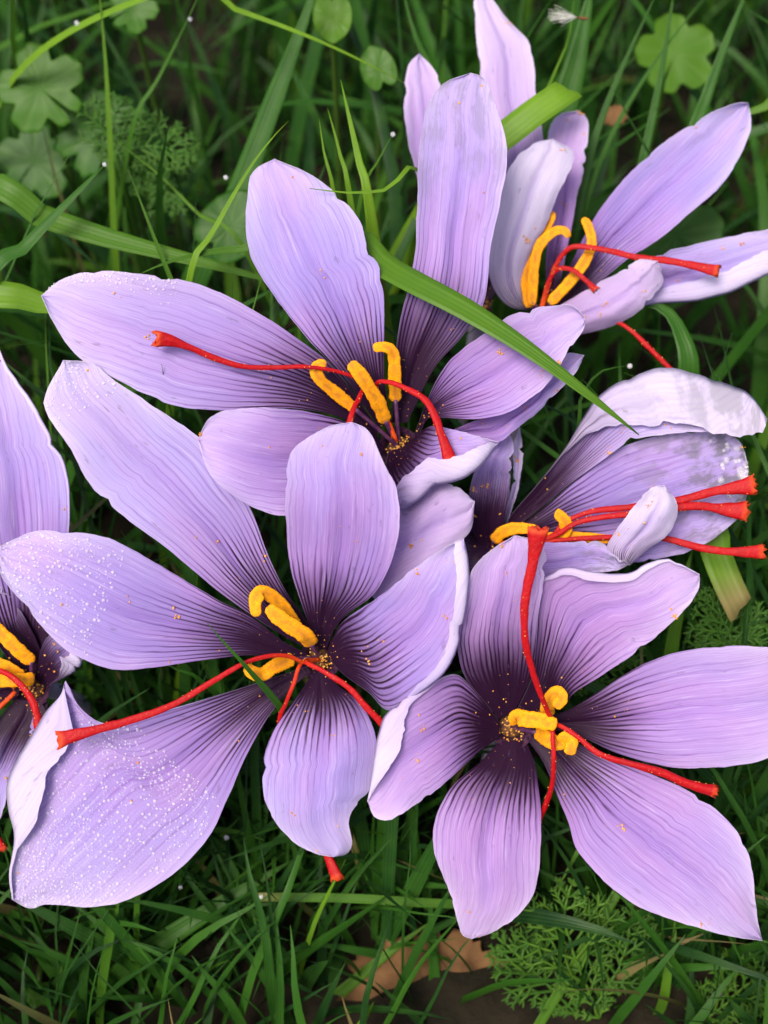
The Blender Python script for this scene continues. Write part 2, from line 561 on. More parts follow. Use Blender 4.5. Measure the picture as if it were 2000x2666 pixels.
        o = link("anther", me, self.o)
        zmark(pts[:, 0], pts[:, 1], pts[:, 2])
        if fil:
            q = catmull([self.tp + FWD * 0.001, (self.tp * 0.4 + pw[0] * 0.6), pw[2]], 10)
            v, f = sweep(q, [0.00038] * 10, [0.00038] * 10, 8)
            link("filament", mesh("filament", v, f, [MAT_FILAMENT]), o)
        return o

    def stigma(self, path, r0=7, r1=13, flare=20, t0=0.0, trumpet=True):
        n = 60
        pts = catmull(path, n)
        pw = P(pts[:, 0], pts[:, 1], pts[:, 2])
        t = np.linspace(0, 1, n)
        r0, r1 = r0 * 0.72, r1 * 0.82
        r = PX * (r0 + (r1 - r0) * t ** 1.6 + (flare - r1) * np.clip((t - 0.86) / 0.14, 0, 1) ** 1.5)
        sd = rnd.random() * 30
        r = r * np.array([1 + 0.16 * nz(a * 9, sd) + 0.07 * nz(a * 25, sd) for a in t])
        ns = 20
        v, f, ang, tt = sweep(pw, r, r * 0.62, ns, info=True, caps=False)
        V = v[:n * ns].reshape(n, ns, 3)
        for i in range(n):
            for j in range(ns):
                V[i, j] += (V[i, j] - pw[i]) * (0.16 * nz(math.cos(ang[j]) * 2 + sd, math.sin(ang[j]) * 2, t[i] * 22) + 0.10 * math.cos(3 * ang[j] + 1.5 * t[i] + sd) * t[i] + rnd.uniform(-0.04, 0.04))
        if trumpet:
            dirn = unit(pw[-1] - pw[-3])
            for j in range(ns):        # frilled rim, then the hollow inside
                V[-1, j] += dirn * PX * 22 * nz(j * 2.3, sd) + (V[-1, j] - pw[-1]) * 0.25 * nz(j * 3.1, sd + 4)
            inner = pw[-1] + (V[-1] - pw[-1]) * 0.72 - dirn * PX * 3
            deep = pw[-5] + (V[-1] - pw[-1]) * 0.25
        else:
            inner = pw[-1] + (V[-1] - pw[-1]) * 0.5; deep = pw[-1] + (V[-1] - pw[-1]) * 0.02
        allv = np.vstack([V.reshape(-1, 3), inner, deep])
        f = grid_faces(n + 2, ns, True) + [tuple(range(ns))[::-1], tuple((n + 1) * ns + j for j in range(ns))]
        st = np.concatenate([np.repeat(t0 + (1 - t0) * t, ns), np.full(ns, 0.99), np.full(ns, 0.6)])
        o = link("stigma", mesh("stigma", allv, f, [MAT_STIGMA], dict(st=st)), self.o)
        zmark(pts[:, 0], pts[:, 1], pts[:, 2])
        for k in range(0, n, 1):     # stray pollen sits on it too
            if rnd.random() < 0.6:
                j = rnd.randrange(ns)
                self.extra.append((V[k, j], unit(V[k, j] - pw[k])))
        return o

    extra = None
    fun = 1.0

    def pollen(self, near=150, far=26):
        mb = MB()
        def grain(p, nrm, r):
            v, f = ICO
            a = np.array([rnd.uniform(0.75, 1.25) for _ in range(len(v))])[:, None]
            mb.add(np.array(p) + nrm * r * 0.5 + v * r * a, f)
        for F, N, V in self.samples:
            nv, nu = F.shape[:2]
            for k in range(near // 6):
                i = min(int(abs(rnd.gauss(0.10, 0.10)) * nv), nv - 2); j = rnd.randrange(2, nu - 2)
                grain(F[i, j], N[i, j], rnd.choice((0.00004, 0.00005, 0.00006, 0.00008, 0.00014)))
            for k in range(far // 3):
                i = int(rnd.uniform(0.2, 0.97) * nv); j = rnd.randrange(1, nu - 1)
                for q in range(rnd.choice((1, 1, 1, 2, 3, 6, 9))):
                    sh = np.array([rnd.gauss(0, 1), rnd.gauss(0, 1), rnd.gauss(0, 1)]) * rnd.choice((0.0002, 0.0005))
                    sh -= N[i, j] * (sh @ N[i, j])
                    grain(F[i, j] + sh, N[i, j], rnd.choice((0.00005, 0.00007, 0.0001, 0.00016, 0.0002)))
        for p, nrm in self.extra or []:
            grain(p, nrm, rnd.uniform(0.00005, 0.00012))
        for k in range(60):
            a = rnd.uniform(0, 6.28); rr = rnd.uniform(0, 0.0024)
            grain(self.tp + RIGHT * rr * math.cos(a) + UP * rr * math.sin(a) - FWD * rnd.uniform(0, 0.0006), -FWD, rnd.uniform(0.0001, 0.0002))
        tag(mb.build("pollen", [MAT_POLLEN], self.o, smooth=True), kind="stuff")


def _ico():
    t = (1 + 5 ** 0.5) / 2
    v = unit(np.array([(-1, t, 0), (1, t, 0), (-1, -t, 0), (1, -t, 0), (0, -1, t), (0, 1, t), (0, -1, -t), (0, 1, -t), (t, 0, -1), (t, 0, 1), (-t, 0, -1), (-t, 0, 1)], float))
    f = np.array([(0, 11, 5), (0, 5, 1), (0, 1, 7), (0, 7, 10), (0, 10, 11), (1, 5, 9), (5, 11, 4), (11, 10, 2), (10, 7, 6), (7, 1, 8), (3, 9, 4), (3, 4, 2), (3, 2, 6), (3, 6, 8), (3, 8, 9), (4, 9, 5), (2, 4, 11), (6, 2, 10), (8, 6, 7), (9, 8, 1)])
    return v, f


ICO = _ico()


def sweep(path, ra, rb, ns, info=False, caps=True, ref=None):
    """tube along a path; ra across, rb towards the light-facing side"""
    path = np.asarray(path)
    n = len(path)
    T = unit(np.gradient(path, axis=0))
    ref = -FWD if ref is None else ref
    A = np.cross(T, ref)
    for i in range(n):
        if np.linalg.norm(A[i]) < 0.25 and i > 0:
            A[i] = A[i - 1] - T[i] * (A[i - 1] @ T[i])
        A[i] = unit(A[i])
        if i and A[i] @ A[i - 1] < 0: A[i] = -A[i]
    B = np.cross(A, T)
    if np.sum(B @ ref) < 0: B, A = -B, -A
    ang = np.linspace(0, 2 * math.pi, ns, endpoint=False)
    ra, rb = np.asarray(ra, float), np.asarray(rb, float)
    V = path[:, None, :] + (A[:, None, :] * np.cos(ang)[None, :, None] * ra[:, None, None] + B[:, None, :] * np.sin(ang)[None, :, None] * rb[:, None, None])
    f = grid_faces(n, ns, True)
    if caps: f = f + [tuple(range(ns))[::-1], tuple((n - 1) * ns + j for j in range(ns))]
    v = V.reshape(-1, 3)
    return (v, f, ang, np.linspace(0, 1, n)) if info else (v, f)


DEWSPOTS = []

# --- the crocus in the middle (A)
A = Flower("purple crocus with a broad grass blade lying across its petals", (1040, 1165, -270))
A.extra = []
_, fA1, nA1, vA1 = A.petal([(985, 1115), (880, 970), (800, 900), (640, 795), (500, 735), (370, 712), (240, 706), (160, 728)],
        [(980, 1140), (880, 1085), (750, 1062), (600, 1068), (450, 1055), (300, 985), (200, 925), (140, 840)], (108, 770),
        [-270, -170, -100, -60, -40, -60], cup=18, pink=0.25, pale=0.05)
DEWSPOTS.append((fA1, nA1, 0.62, 0.99, 110, 'edge'))
A.petal([(985, 1110), (900, 990), (800, 880), (710, 765), (658, 680), (641, 600), (645, 500), (660, 445)],
        [(1020, 1100), (1002, 1000), (1000, 900), (1000, 790), (985, 690), (958, 660), (955, 630), (940, 580), (900, 525), (840, 475), (790, 445)], (715, 414),
        [-275, -200, -160, -150, -160, -200], cup=22, tilt=10)
A.petal([(1020, 1100), (1030, 950), (1035, 880), (1050, 800), (1070, 720), (1082, 640), (1087, 520), (1090, 420), (1100, 330), (1115, 270), (1160, 215)],
        [(1060, 1100), (1130, 960), (1200, 880), (1255, 800), (1270, 730), (1278, 640), (1300, 540), (1320, 430), (1312, 340), (1285, 260), (1262, 205)], (1225, 190),
        [-275, -200, -140, -130, -150, -190], cup=25, throat=0.36, pink=0.2, decay=0.35)
A.petal([(1080, 1130), (1110, 1050), (1140, 985), (1180, 930), (1260, 870), (1350, 812), (1440, 796), (1490, 795)],
        [(1085, 1145), (1115, 1090), (1160, 1088), (1250, 1090), (1330, 1070), (1420, 1005), (1470, 930), (1515, 865)], (1524, 828),
        [-270, -200, -120, -85, -80, -70], cup=20, throat=0.26, pink=0.45)
A.petal([(1100, 1160), (1200, 1110), (1300, 1070), (1380, 1020), (1430, 950), (1475, 920)],
        [(1110, 1190), (1190, 1140), (1290, 1152), (1340, 1120), (1400, 1072), (1450, 1025), (1500, 970)], (1521, 925),
        [-300, -240, -185, -165, -165, -170], cup=10, throat=0.1, pink=0.3)
A.petal([(1080, 1140), (1120, 1110), (1180, 1118), (1240, 1135)],
        [(1010, 1180), (1000, 1240), (1010, 1290), (1040, 1328), (1090, 1302), (1130, 1268), (1200, 1248), (1250, 1215)], (1299, 1152),
        [-270, -170, -100, -70, -60], cup=15, throat=0.34, pink=0.25,
        fold=[(0, 2, -2), (0.22, 3, -10), (0.40, -20, -78), (0.52, -20, -72), (0.66, -15, -62), (0.82, -10, -52), (0.93, -6, -28), (1, 0, -2)], side='R', lift=34)
A.petal([(980, 1130), (900, 1098), (800, 1072), (700, 1062), (600, 1067), (545, 1090)],
        [(1000, 1170), (960, 1230), (900, 1300), (820, 1335), (740, 1342), (680, 1328), (600, 1285), (545, 1230)], (515, 1145),
        [-265, -150, -70, -20, 0, -5], cup=14, throat=0.20, pink=0.55)
A.petal([(1010, 1200), (1060, 1290), (1120, 1265), (1180, 1262)], [(960, 1250), (940, 1400), (975, 1560), (1060, 1512), (1150, 1445), (1222, 1385)], (1236, 1305),
        [-285, -190, -130, -125, -135], cup=-25, outer=True, throat=0.0, pink=0.6, pale=-0.25)
A.anther([(925, 1065, -190), (870, 1020, -150), (835, 990, -120), (822, 962, -105), (835, 948, -98), (850, 950, -100)], 17)
A.anther([(1005, 1100, -200), (985, 1050, -150), (955, 1000, -105), (930, 965, -85), (910, 945, -80)], 20)
A.anther([(1030, 1045, -210), (1028, 985, -170), (1026, 930, -140), (1015, 908, -125), (990, 903, -118), (972, 908, -118)], 17)
A.stigma([(1035, 1150, -230), (985, 1060, -190), (950, 1000, -140), (890, 970, -115), (800, 955, -85), (700, 957, -70), (630, 953, -55), (560, 932, -38), (490, 902, -15), (440, 885, 0), (404, 880, 8)], 6, 11, 22)
A.stigma([(1030, 1140, -230), (980, 1010, -150), (1010, 995, -120), (1060, 1013, -95), (1105, 1040, -75), (1130, 1080, -60), (1148, 1130, -55), (1172, 1200, -60)], 6, 16, 18)
A.stigma([(1025, 1140, -235), (960, 1015, -165), (930, 1045, -130), (915, 1080, -105), (907, 1125, -95)], 6, 10, 12)

# --- the big crocus at the left (B)
B = Flower("wide open purple crocus whose petals are beaded with dew, one petal edge curled over white", (835, 1715, -205))
B.extra = []
_, fB1, nB1, vB1 = B.petal([(800, 1690), (700, 1632), (570, 1540), (450, 1440), (330, 1350), (240, 1270), (180, 1165), (125, 1080), (117, 1030)],
        [(820, 1660), (790, 1605), (745, 1540), (700, 1450), (655, 1330), (600, 1245), (555, 1175), (500, 1125), (400, 1058), (290, 985), (240, 945)], (165, 938),
        [-210, -140, -100, -75, -35, -20], cup=16, throat=0.22, pale=0.18)
DEWSPOTS.append((fB1, nB1, 0.82, 0.99, 110, 'all'))
_, fB2, nB2, vB2 = B.petal([(800, 1700), (740, 1672), (650, 1602), (560, 1558), (430, 1480), (300, 1408), (200, 1386), (90, 1383)],
        [(800, 1725), (740, 1716), (650, 1706), (550, 1716), (400, 1737), (290, 1742), (200, 1710), (130, 1655), (60, 1570), (5, 1500)], (-12, 1430),
        [-205, -130, -65, -15, 10, 0], cup=14, throat=0.31, pink=0.15)
DEWSPOTS.append((fB2, nB2, 0.60, 0.99, 420, 'all'))
B.petal([(830, 1690), (795, 1600), (757, 1480), (746, 1380), (743, 1300), (746, 1225), (765, 1168), (805, 1137), (860, 1110)],
        [(850, 1690), (870, 1640), (905, 1598), (970, 1550), (1012, 1480), (1036, 1400), (1040, 1320), (1030, 1262), (1003, 1215), (983, 1165), (955, 1118)], (915, 1099),
        [-205, -110, -30, 40, 65, 60], cup=14, throat=0.28, pink=0.3)
B.petal([(850, 1700), (870, 1655), (900, 1612), (1000, 1545), (1090, 1470), (1160, 1425)],
        [(860, 1720), (900, 1760), (960, 1803), (1015, 1850), (1100, 1800), (1170, 1735), (1200, 1650), (1216, 1560), (1222, 1480)], (1207, 1403),
        [-205, -120, -50, 0, 30, 40], cup=12, throat=0.30, pink=0.05,
        fold=[(0, 0, -1), (0.30, -2, -4), (0.42, -14, -16), (0.6, -26, -14), (0.8, -32, -6), (0.95, -34, 6), (1, -22, 8)], side='R', lift=18)
B.petal([(820, 1740), (790, 1790), (720, 1890), (692, 1955), (683, 2020), (690, 2080), (712, 2132), (760, 2188), (815, 2220)],
        [(850, 1745), (880, 1785), (930, 1822), (962, 1870), (980, 1930), (978, 1990), (958, 2062), (920, 2108), (909, 2145), (918, 2190), (905, 2222)], (868, 2231),
        [-210, -145, -110, -105, -120, -150], cup=-14, throat=0.27, pale=0.08)
_, fB6, nB6, vB6 = B.petal([(800, 1735), (700, 1768), (600, 1800), (500, 1830), (400, 1858), (290, 1884), (225, 1862), (172, 1812), (130, 1840), (95, 1895), (48, 1970), (20, 2035), (20, 2100), (38, 2180), (24, 2275)],
        [(810, 1750), (760, 1790), (725, 1832), (690, 1880), (640, 1970), (592, 2080), (550, 2170), (480, 2252), (400, 2310), (310, 2350), (230, 2362), (150, 2356), (80, 2366)], (32, 2342),
        [-205, -150, -95, -55, -35, -60], cup=12, throat=0.22, pink=0.12, pale=0.05, nv=80,
        fold=[(0, 0, 1), (0.44, 1, 3), (0.50, -6, -14), (0.535, -4, -44), (0.555, 20, -20), (0.60, 78, 50), (0.66, 100, 30), (0.73, 105, -12), (0.79, 98, -24), (0.845, 62, -16), (0.90, 10, -4), (1, 3, -2)], side='L', lift=30)
DEWSPOTS.append((fB6, nB6, 0.38, 0.97, 1300, 'all'))
B.anther([(775, 1635, -150), (735, 1580, -110), (705, 1550, -80), (680, 1540, -62), (665, 1565, -55), (668, 1605, -58)], 19)
B.anther([(812, 1680, -130), (795, 1655, -85), (750, 1625, -60), (715, 1598, -50), (698, 1578, -48)], 22)
B.anther([(765, 1715, -150), (715, 1735, -105), (685, 1755, -85), (660, 1752, -75), (640, 1733, -72)], 20)
B.stigma([(830, 1715, -190), (795, 1725, -130), (750, 1708, -90), (700, 1708, -60), (640, 1725, -40), (560, 1770, -20), (450, 1835, 0), (330, 1878, 20), (240, 1903, 38), (152, 1927, 48)], 7, 16, 22)
B.stigma([(832, 1718, -190), (795, 1722, -130), (850, 1752, -95), (910, 1792, -90), (955, 1842, -95), (1000, 1888, -105), (1060, 1950, -120)], 8, 15, 18)
B.stigma([(828, 1720, -190), (785, 1726, -130), (765, 1780, -110), (745, 1830, -125), (728, 1880, -160), (740, 2000, -215), (800, 2130, -235), (855, 2230, -230), (880, 2288, -215)], 7, 13, 20)

# --- the crocus at the lower right (C)
C = Flower("wide open pinkish purple crocus with one red stigma standing straight up from yellow curled anthers", (1335, 1895, -215))
C.extra = []
C.petal([(1300, 1870), (1265, 1830), (1215, 1770), (1192, 1700), (1192, 1640), (1210, 1560), (1232, 1480), (1275, 1436)],
        [(1340, 1850), (1375, 1780), (1395, 1700), (1402, 1600), (1418, 1500), (1420, 1440), (1395, 1408)], (1340, 1394),
        [-215, -140, -60, 0, 30, 40], cup=14, throat=0.42, pink=0.65)
C.petal([(1345, 1850), (1385, 1760), (1395, 1660), (1400, 1570), (1420, 1500), (1480, 1478), (1560, 1492), (1640, 1490), (1690, 1465), (1745, 1456)],
        [(1400, 1870), (1470, 1832), (1500, 1800), (1580, 1750), (1680, 1680), (1770, 1600), (1815, 1545)], (1821, 1495),
        [-215, -130, -45, 15, 35, 20], cup=14, throat=0.30, pink=0.7,
        fold=[(0, 1, 0), (0.42, 3, 3), (0.50, 8, 14), (0.60, 4, 26), (0.7, 2, 24), (0.80, 4, 18), (0.88, 2, 6), (1, 0, 2)], side='L', lift=14)
C.petal([(1400, 1870), (1475, 1850), (1560, 1800), (1650, 1742), (1750, 1702), (1850, 1686), (1950, 1682), (2030, 1700)],
        [(1420, 1900), (1480, 1905), (1530, 1925), (1600, 1958), (1690, 1985), (1780, 2000), (1900, 1994), (2010, 1970), (2060, 1900)], (2075, 1800),
        [-215, -150, -90, -45, -25, -45], cup=10, throat=0.30, pink=0.45)
C.petal([(1370, 1920), (1415, 1985), (1445, 2060), (1480, 2140), (1500, 2208), (1540, 2260), (1600, 2318), (1680, 2368), (1800, 2410), (1900, 2437)],
        [(1420, 1900), (1500, 1935), (1580, 1970), (1680, 2010), (1780, 2052), (1870, 2112), (1935, 2190), (1960, 2270), (1965, 2330), (1972, 2390)], (1985, 2449),
        [-215, -160, -100, -65, -55, -80], cup=8, throat=0.22, pink=0.4)
C.petal([(1300, 1930), (1250, 1985), (1180, 2045), (1142, 2110), (1127, 2170), (1135, 2230), (1165, 2310), (1187, 2380), (1203, 2432)],
        [(1370, 1930), (1393, 1990), (1402, 2050), (1408, 2110), (1408, 2200), (1398, 2290), (1375, 2352), (1330, 2400), (1270, 2432)], (1228, 2444),
        [-215, -150, -105, -95, -110, -145], cup=-12, throat=0.30, pink=0.75)
C.petal([(1300, 1880), (1265, 1830), (1220, 1780), (1180, 1755), (1110, 1785), (1015, 1847), (983, 1918), (972, 1990)],
        [(1300, 1920), (1250, 1955), (1200, 2000), (1130, 2062), (1060, 2110), (1010, 2135), (975, 2125)], (957, 2085),
        [-215, -140, -70, -40, -30, -35], cup=10, throat=0.26, pink=0.7,
        fold=[(0, 0, 1), (0.35, 2, 4), (0.5, 6, 22), (0.66, 60, 22), (0.76, 62, 14), (0.88, 32, 8), (0.96, 8, 2), (1, 3, 0)], side='L', lift=22)
C.anther([(1440, 1838, -150), (1425, 1850, -110), (1432, 1820, -85), (1452, 1803, -72), (1462, 1820, -62), (1445, 1842, -58)], 19)
C.anther([(1350, 1880, -120), (1345, 1868, -90), (1370, 1872, -68), (1410, 1877, -60), (1450, 1888, -58)], 23)
C.anther([(1395, 1905, -160), (1420, 1920, -120), (1455, 1935, -90), (1475, 1920, -70), (1488, 1932, -62), (1482, 1965, -60)], 20)
C.stigma([(1400, 1900, -180), (1440, 1890, -90), (1425, 1850, -45), (1405, 1800, -10), (1385, 1740, 20), (1367, 1660, 60), (1368, 1560, 95), (1388, 1460, 120), (1402, 1375, 140)], 8, 18, 27)
C.stigma([(1400, 1905, -180), (1435, 1895, -85), (1440, 1930, -65), (1442, 1985, -70), (1437, 2045, -105), (1415, 2110, -160), (1380, 2180, -200)], 8, 11, 14)
C.stigma([(1405, 1900, -180), (1445, 1885, -80), (1500, 1915, -50), (1560, 1962, -30), (1640, 1988, -20), (1720, 2010, -20), (1790, 2040, -20), (1865, 2061, -20)], 8, 15, 16)

# --- the withering crocus (D)
Dw = Flower("withering purple crocus with grey glassy petal tips and three red stigmas pointing sideways", (1285, 1418, -350))
Dw.extra = []
Dw.petal([(1260, 1430), (1225, 1370), (1220, 1300), (1235, 1230), (1260, 1180)], [(1300, 1420), (1312, 1360), (1326, 1280), (1332, 1200), (1336, 1150)], (1310, 1110),
         [-345, -300, -270, -255, -260], cup=20, throat=0.62, pink=0.2)
Dw.petal([(1290, 1420), (1310, 1350), (1335, 1250), (1338, 1160)], [(1300, 1420), (1322, 1360), (1352, 1260), (1362, 1180)], (1352, 1110),
         [-350, -330, -320, -320], cup=4, outer=True, throat=0.2, pale=0.1)
Dw.petal([(1285, 1400), (1240, 1340), (1195, 1330)], [(1290, 1430), (1250, 1470), (1210, 1480)], (1170, 1410), [-345, -320, -305, -300], cup=20, throat=0.9)
Dw.petal([(1300, 1390), (1340, 1330), (1400, 1260), (1470, 1170), (1520, 1085), (1570, 1022), (1650, 980), (1740, 957), (1850, 985), (1950, 1025)],
         [(1310, 1400), (1400, 1330), (1480, 1262), (1560, 1205), (1640, 1150), (1740, 1130), (1860, 1122), (1930, 1122)], (1997, 1090),
         [-345, -290, -235, -200, -180, -175], cup=14, throat=0.40, pale=0.22, decay=0.5, nv=70,
         fold=[(0, 0, 0), (0.28, 3, 2), (0.36, 20, 18), (0.44, 30, 62), (0.54, 48, 108), (0.64, 60, 148), (0.73, 52, 164), (0.84, 40, 140), (0.93, 25, 90), (1, 0, 5)], side='L', lift=36)
_, fD3, nD3, vD3 = Dw.petal([(1310, 1400), (1400, 1335), (1500, 1250), (1620, 1165), (1750, 1128), (1860, 1120), (1925, 1148)],
         [(1310, 1420), (1400, 1425), (1500, 1440), (1600, 1462), (1680, 1462), (1740, 1450), (1800, 1432), (1870, 1395), (1930, 1340), (1945, 1280)], (1948, 1215),
         [-345, -300, -270, -250, -240, -250], cup=14, throat=0.26, decay=1.0)
Dw.petal([(1300, 1420), (1400, 1412), (1480, 1412), (1550, 1408), (1590, 1430)], [(1310, 1450), (1400, 1520), (1500, 1500), (1600, 1485)], (1640, 1470),
         [-345, -250, -180, -140, -120], cup=8, throat=0.2, decay=0.7, pale=0.1)
Dw.petal([(1600, 1470), (1580, 1430), (1600, 1388), (1650, 1320), (1695, 1272)], [(1640, 1472), (1680, 1435), (1740, 1390), (1764, 1332), (1757, 1298)], (1730, 1264),
         [-130, -100, -75, -70, -90], cup=-30, outer=True, throat=0.0, pale=0.45)
Dw.anther([(1285, 1410, -300), (1310, 1385, -270), (1350, 1375, -250), (1400, 1380, -240)], 17)
Dw.anther([(1440, 1405, -240), (1470, 1385, -215), (1472, 1360, -200), (1455, 1340, -195), (1445, 1335, -195)], 18)
Dw.anther([(1400, 1402, -250), (1470, 1398, -235), (1540, 1400, -225), (1590, 1405, -220)], 15)
Dw.stigma([(1300, 1415, -300), (1430, 1398, -225), (1470, 1360, -205), (1540, 1332, -190), (1630, 1322, -180), (1760, 1305, -170), (1860, 1280, -160), (1965, 1262, -150)], 8, 17, 28)
Dw.stigma([(1300, 1415, -300), (1430, 1400, -220), (1500, 1362, -195), (1580, 1345, -180), (1680, 1335, -170), (1800, 1318, -165), (1880, 1325, -165), (1945, 1332, -160)], 8, 17, 26)
Dw.stigma([(1300, 1418, -300), (1430, 1408, -225), (1520, 1402, -210), (1620, 1398, -200), (1720, 1400, -185), (1820, 1425, -170), (1900, 1436, -160), (1988, 1436, -155)], 8, 14, 20)

# --- the upright crocus (E)
E = Flower("pale upright crocus seen from the side with white outer petal and orange stamens", (1420, 815, -490))
E.extra = []
E.petal([(1430, 790), (1420, 700), (1430, 600), (1440, 500), (1425, 400), (1430, 340), (1455, 300)],
        [(1450, 780), (1470, 680), (1490, 580), (1505, 500), (1525, 420), (1533, 350), (1530, 310)], (1505, 288),
        [-500, -540, -570, -590, -610], cup=14, throat=0.2, pink=0.75)
E.petal([(1440, 790), (1480, 700), (1530, 600), (1580, 520), (1650, 440), (1730, 370), (1800, 325), (1860, 290), (1920, 268)],
        [(1470, 800), (1560, 735), (1640, 670), (1720, 620), (1790, 560), (1870, 490), (1920, 420), (1950, 350), (1956, 310)], (1948, 268),
        [-495, -490, -480, -480, -500], cup=18, throat=0.20)
E.petal([(1450, 810), (1600, 740), (1720, 660), (1800, 640), (1880, 620), (1960, 605), (2040, 595)],
        [(1460, 830), (1600, 810), (1720, 790), (1800, 785), (1900, 760), (2000, 715), (2060, 680)], (2080, 630),
        [-490, -460, -430, -410, -400], cup=12, throat=0.2, pale=0.15,
        fold=[(0, 0, -1), (0.3, 2, -20), (0.42, 5, -44), (0.55, 8, -60), (0.72, 4, -64), (0.88, 0, -72), (1, 0, -4)], side='R', lift=24)
E.petal([(1400, 810), (1330, 800), (1290, 760), (1272, 700), (1275, 620), (1295, 540), (1320, 450), (1360, 395), (1400, 370)],
        [(1400, 805), (1374, 790), (1370, 700), (1390, 640), (1420, 590), (1440, 540), (1460, 490), (1485, 440), (1492, 395)], (1440, 362),
        [-490, -420, -380, -370, -385, -430], cup=-30, outer=True, throat=0.05, pale=0.7)
E.petal([(1400, 830), (1467, 790), (1542, 747), (1627, 699), (1665, 676)], [(1420, 860), (1500, 871), (1590, 850), (1651, 820), (1711, 759), (1729, 717)], (1712, 680),
        [-480, -390, -350, -330, -330], cup=-35, outer=True, throat=0.0, pink=0.8, pale=-0.1)
E.anther([(1378, 800, -440), (1372, 720, -425), (1395, 640, -425), (1425, 585, -430), (1442, 552, -435)], 17)
E.anther([(1385, 795, -430), (1390, 700, -405), (1405, 640, -400), (1440, 605, -395), (1468, 600, -392), (1482, 618, -390)], 15)
E.anther([(1430, 790, -440), (1480, 738, -425), (1520, 685, -415), (1541, 635, -412), (1532, 590, -415), (1518, 568, -418)], 16)
E.stigma([(1412, 800, -460), (1435, 720, -430), (1460, 670, -400), (1490, 643, -380), (1540, 645, -370), (1600, 656, -360), (1660, 670, -355), (1760, 682, -345), (1870, 706, -335)], 9, 14, 18)
E.stigma([(1410, 800, -460), (1430, 730, -430), (1455, 700, -405), (1490, 703, -385), (1520, 725, -372), (1552, 755, -375)], 9, 9, 11)
E.stigma([(1440, 830, -480), (1520, 840, -430), (1600, 838, -395), (1640, 858, -380), (1690, 905, -370), (1750, 965, -365), (1800, 1020, -365)], 7, 11, 14)

# --- the flower behind (F)
Fb = Flower("half hidden crocus behind the others with two tall narrow upright petals", (1255, 800, -680))
Fb.extra = []
Fb.petal([(1200, 780), (1130, 600), (1085, 450), (1060, 350), (1053, 250), (1065, 170)], [(1230, 780), (1200, 600), (1180, 450), (1170, 330), (1160, 240), (1130, 180)], (1092, 140),
         [-680, -640, -610, -600, -610], cup=18, throat=0.1, pink=0.55, pale=0.05)
Fb.petal([(1240, 780), (1270, 600), (1275, 450), (1260, 300), (1245, 150), (1238, 50), (1235, 0)], [(1280, 780), (1400, 600), (1418, 420), (1412, 340), (1395, 250), (1390, 150), (1370, 100), (1320, 50)], (1268, -25),
         [-680, -650, -640, -640, -660], cup=18, throat=0.1, pink=0.6, pale=0.3)
Fb.petal([(1230, 790), (1180, 740), (1160, 690)], [(1280, 790), (1300, 740), (1290, 690)], (1230, 650), [-690, -690, -700], cup=10, throat=0.5)

# --- the crocus cut by the edge (G)
G = Flower("purple crocus with dark throat and orange anthers tucked under a dewy petal", (80, 1790, -270))
G.extra = []
G.petal([(60, 1740), (-20, 1600), (-80, 1400), (-100, 1200), (-80, 1000), (-40, 920)],
        [(100, 1720), (150, 1560), (178, 1390), (182, 1300), (166, 1200), (120, 1110), (62, 1010), (22, 960)], (-5, 900),
        [-270, -220, -170, -150, -150, -175], cup=18, throat=0.2, pale=0.05,
        fold=[(0, 0, 0), (0.4, -3, 0), (0.6, -8, 2), (0.8, -8, 8), (0.95, -6, 6), (1, 0, 2)], side='R', lift=8)
G.petal([(60, 1770), (10, 1700), (-40, 1630), (-90, 1570)], [(110, 1740), (100, 1680), (60, 1600), (15, 1540)], (-60, 1490), [-270, -240, -220, -220], cup=20, throat=0.75)
G.petal([(90, 1765), (110, 1680), (150, 1640), (200, 1650)], [(120, 1790), (155, 1772), (192, 1752), (212, 1730)], (226, 1690), [-270, -215, -190, -190], cup=14, throat=0.62,
        fold=[(0, 0, 0), (0.3, -8, -8), (0.6, -40, -26), (0.85, -30, -20), (1, -4, 2)], side='R', lift=16)
G.petal([(40, 1820), (0, 1870), (-40, 1950), (-60, 2040)], [(110, 1830), (125, 1870), (100, 1920), (60, 1990), (20, 2070), (0, 2130)], (-50, 2170), [-270, -235, -210, -225], cup=8, throat=0.5)
G.petal([(100, 1830), (82, 1880), (76, 1930)], [(125, 1830), (118, 1880), (105, 1930)], (88, 1985), [-275, -250, -245, -250], cup=4, throat=0.3)
G.petal([(50, 1780), (-20, 1760), (-90, 1750)], [(50, 1810), (-20, 1850), (-90, 1880)], (-150, 1810), [-270, -240, -220], cup=14, throat=0.6)
G.anther([(85, 1725, -210), (50, 1695, -185), (10, 1655, -170), (-30, 1620, -165)], 20)
G.anther([(90, 1768, -210), (50, 1770, -185), (5, 1772, -175), (-35, 1770, -172)], 19)
G.anther([(60, 1760, -220), (20, 1735, -205), (-20, 1720, -200)], 15)
G.stigma([(40, 1790, -230), (-20, 1745, -170), (20, 1755, -150), (60, 1790, -135), (88, 1835, -125), (103, 1900, -125)], 9, 14, 16)
G.stigma([(40, 1800, -230), (-40, 1900, -200), (-40, 2080, -200), (-30, 2150, -200), (5, 2215, -205)], 8, 16, 20)

E.fun = Fb.fun = 0.5
for fl in (A, B, C, Dw, E, Fb, G):
    fl.tube()
    fl.pollen(near={A: 110, B: 110, C: 80}.get(fl, 54), far=20 if fl is not Fb else 6)

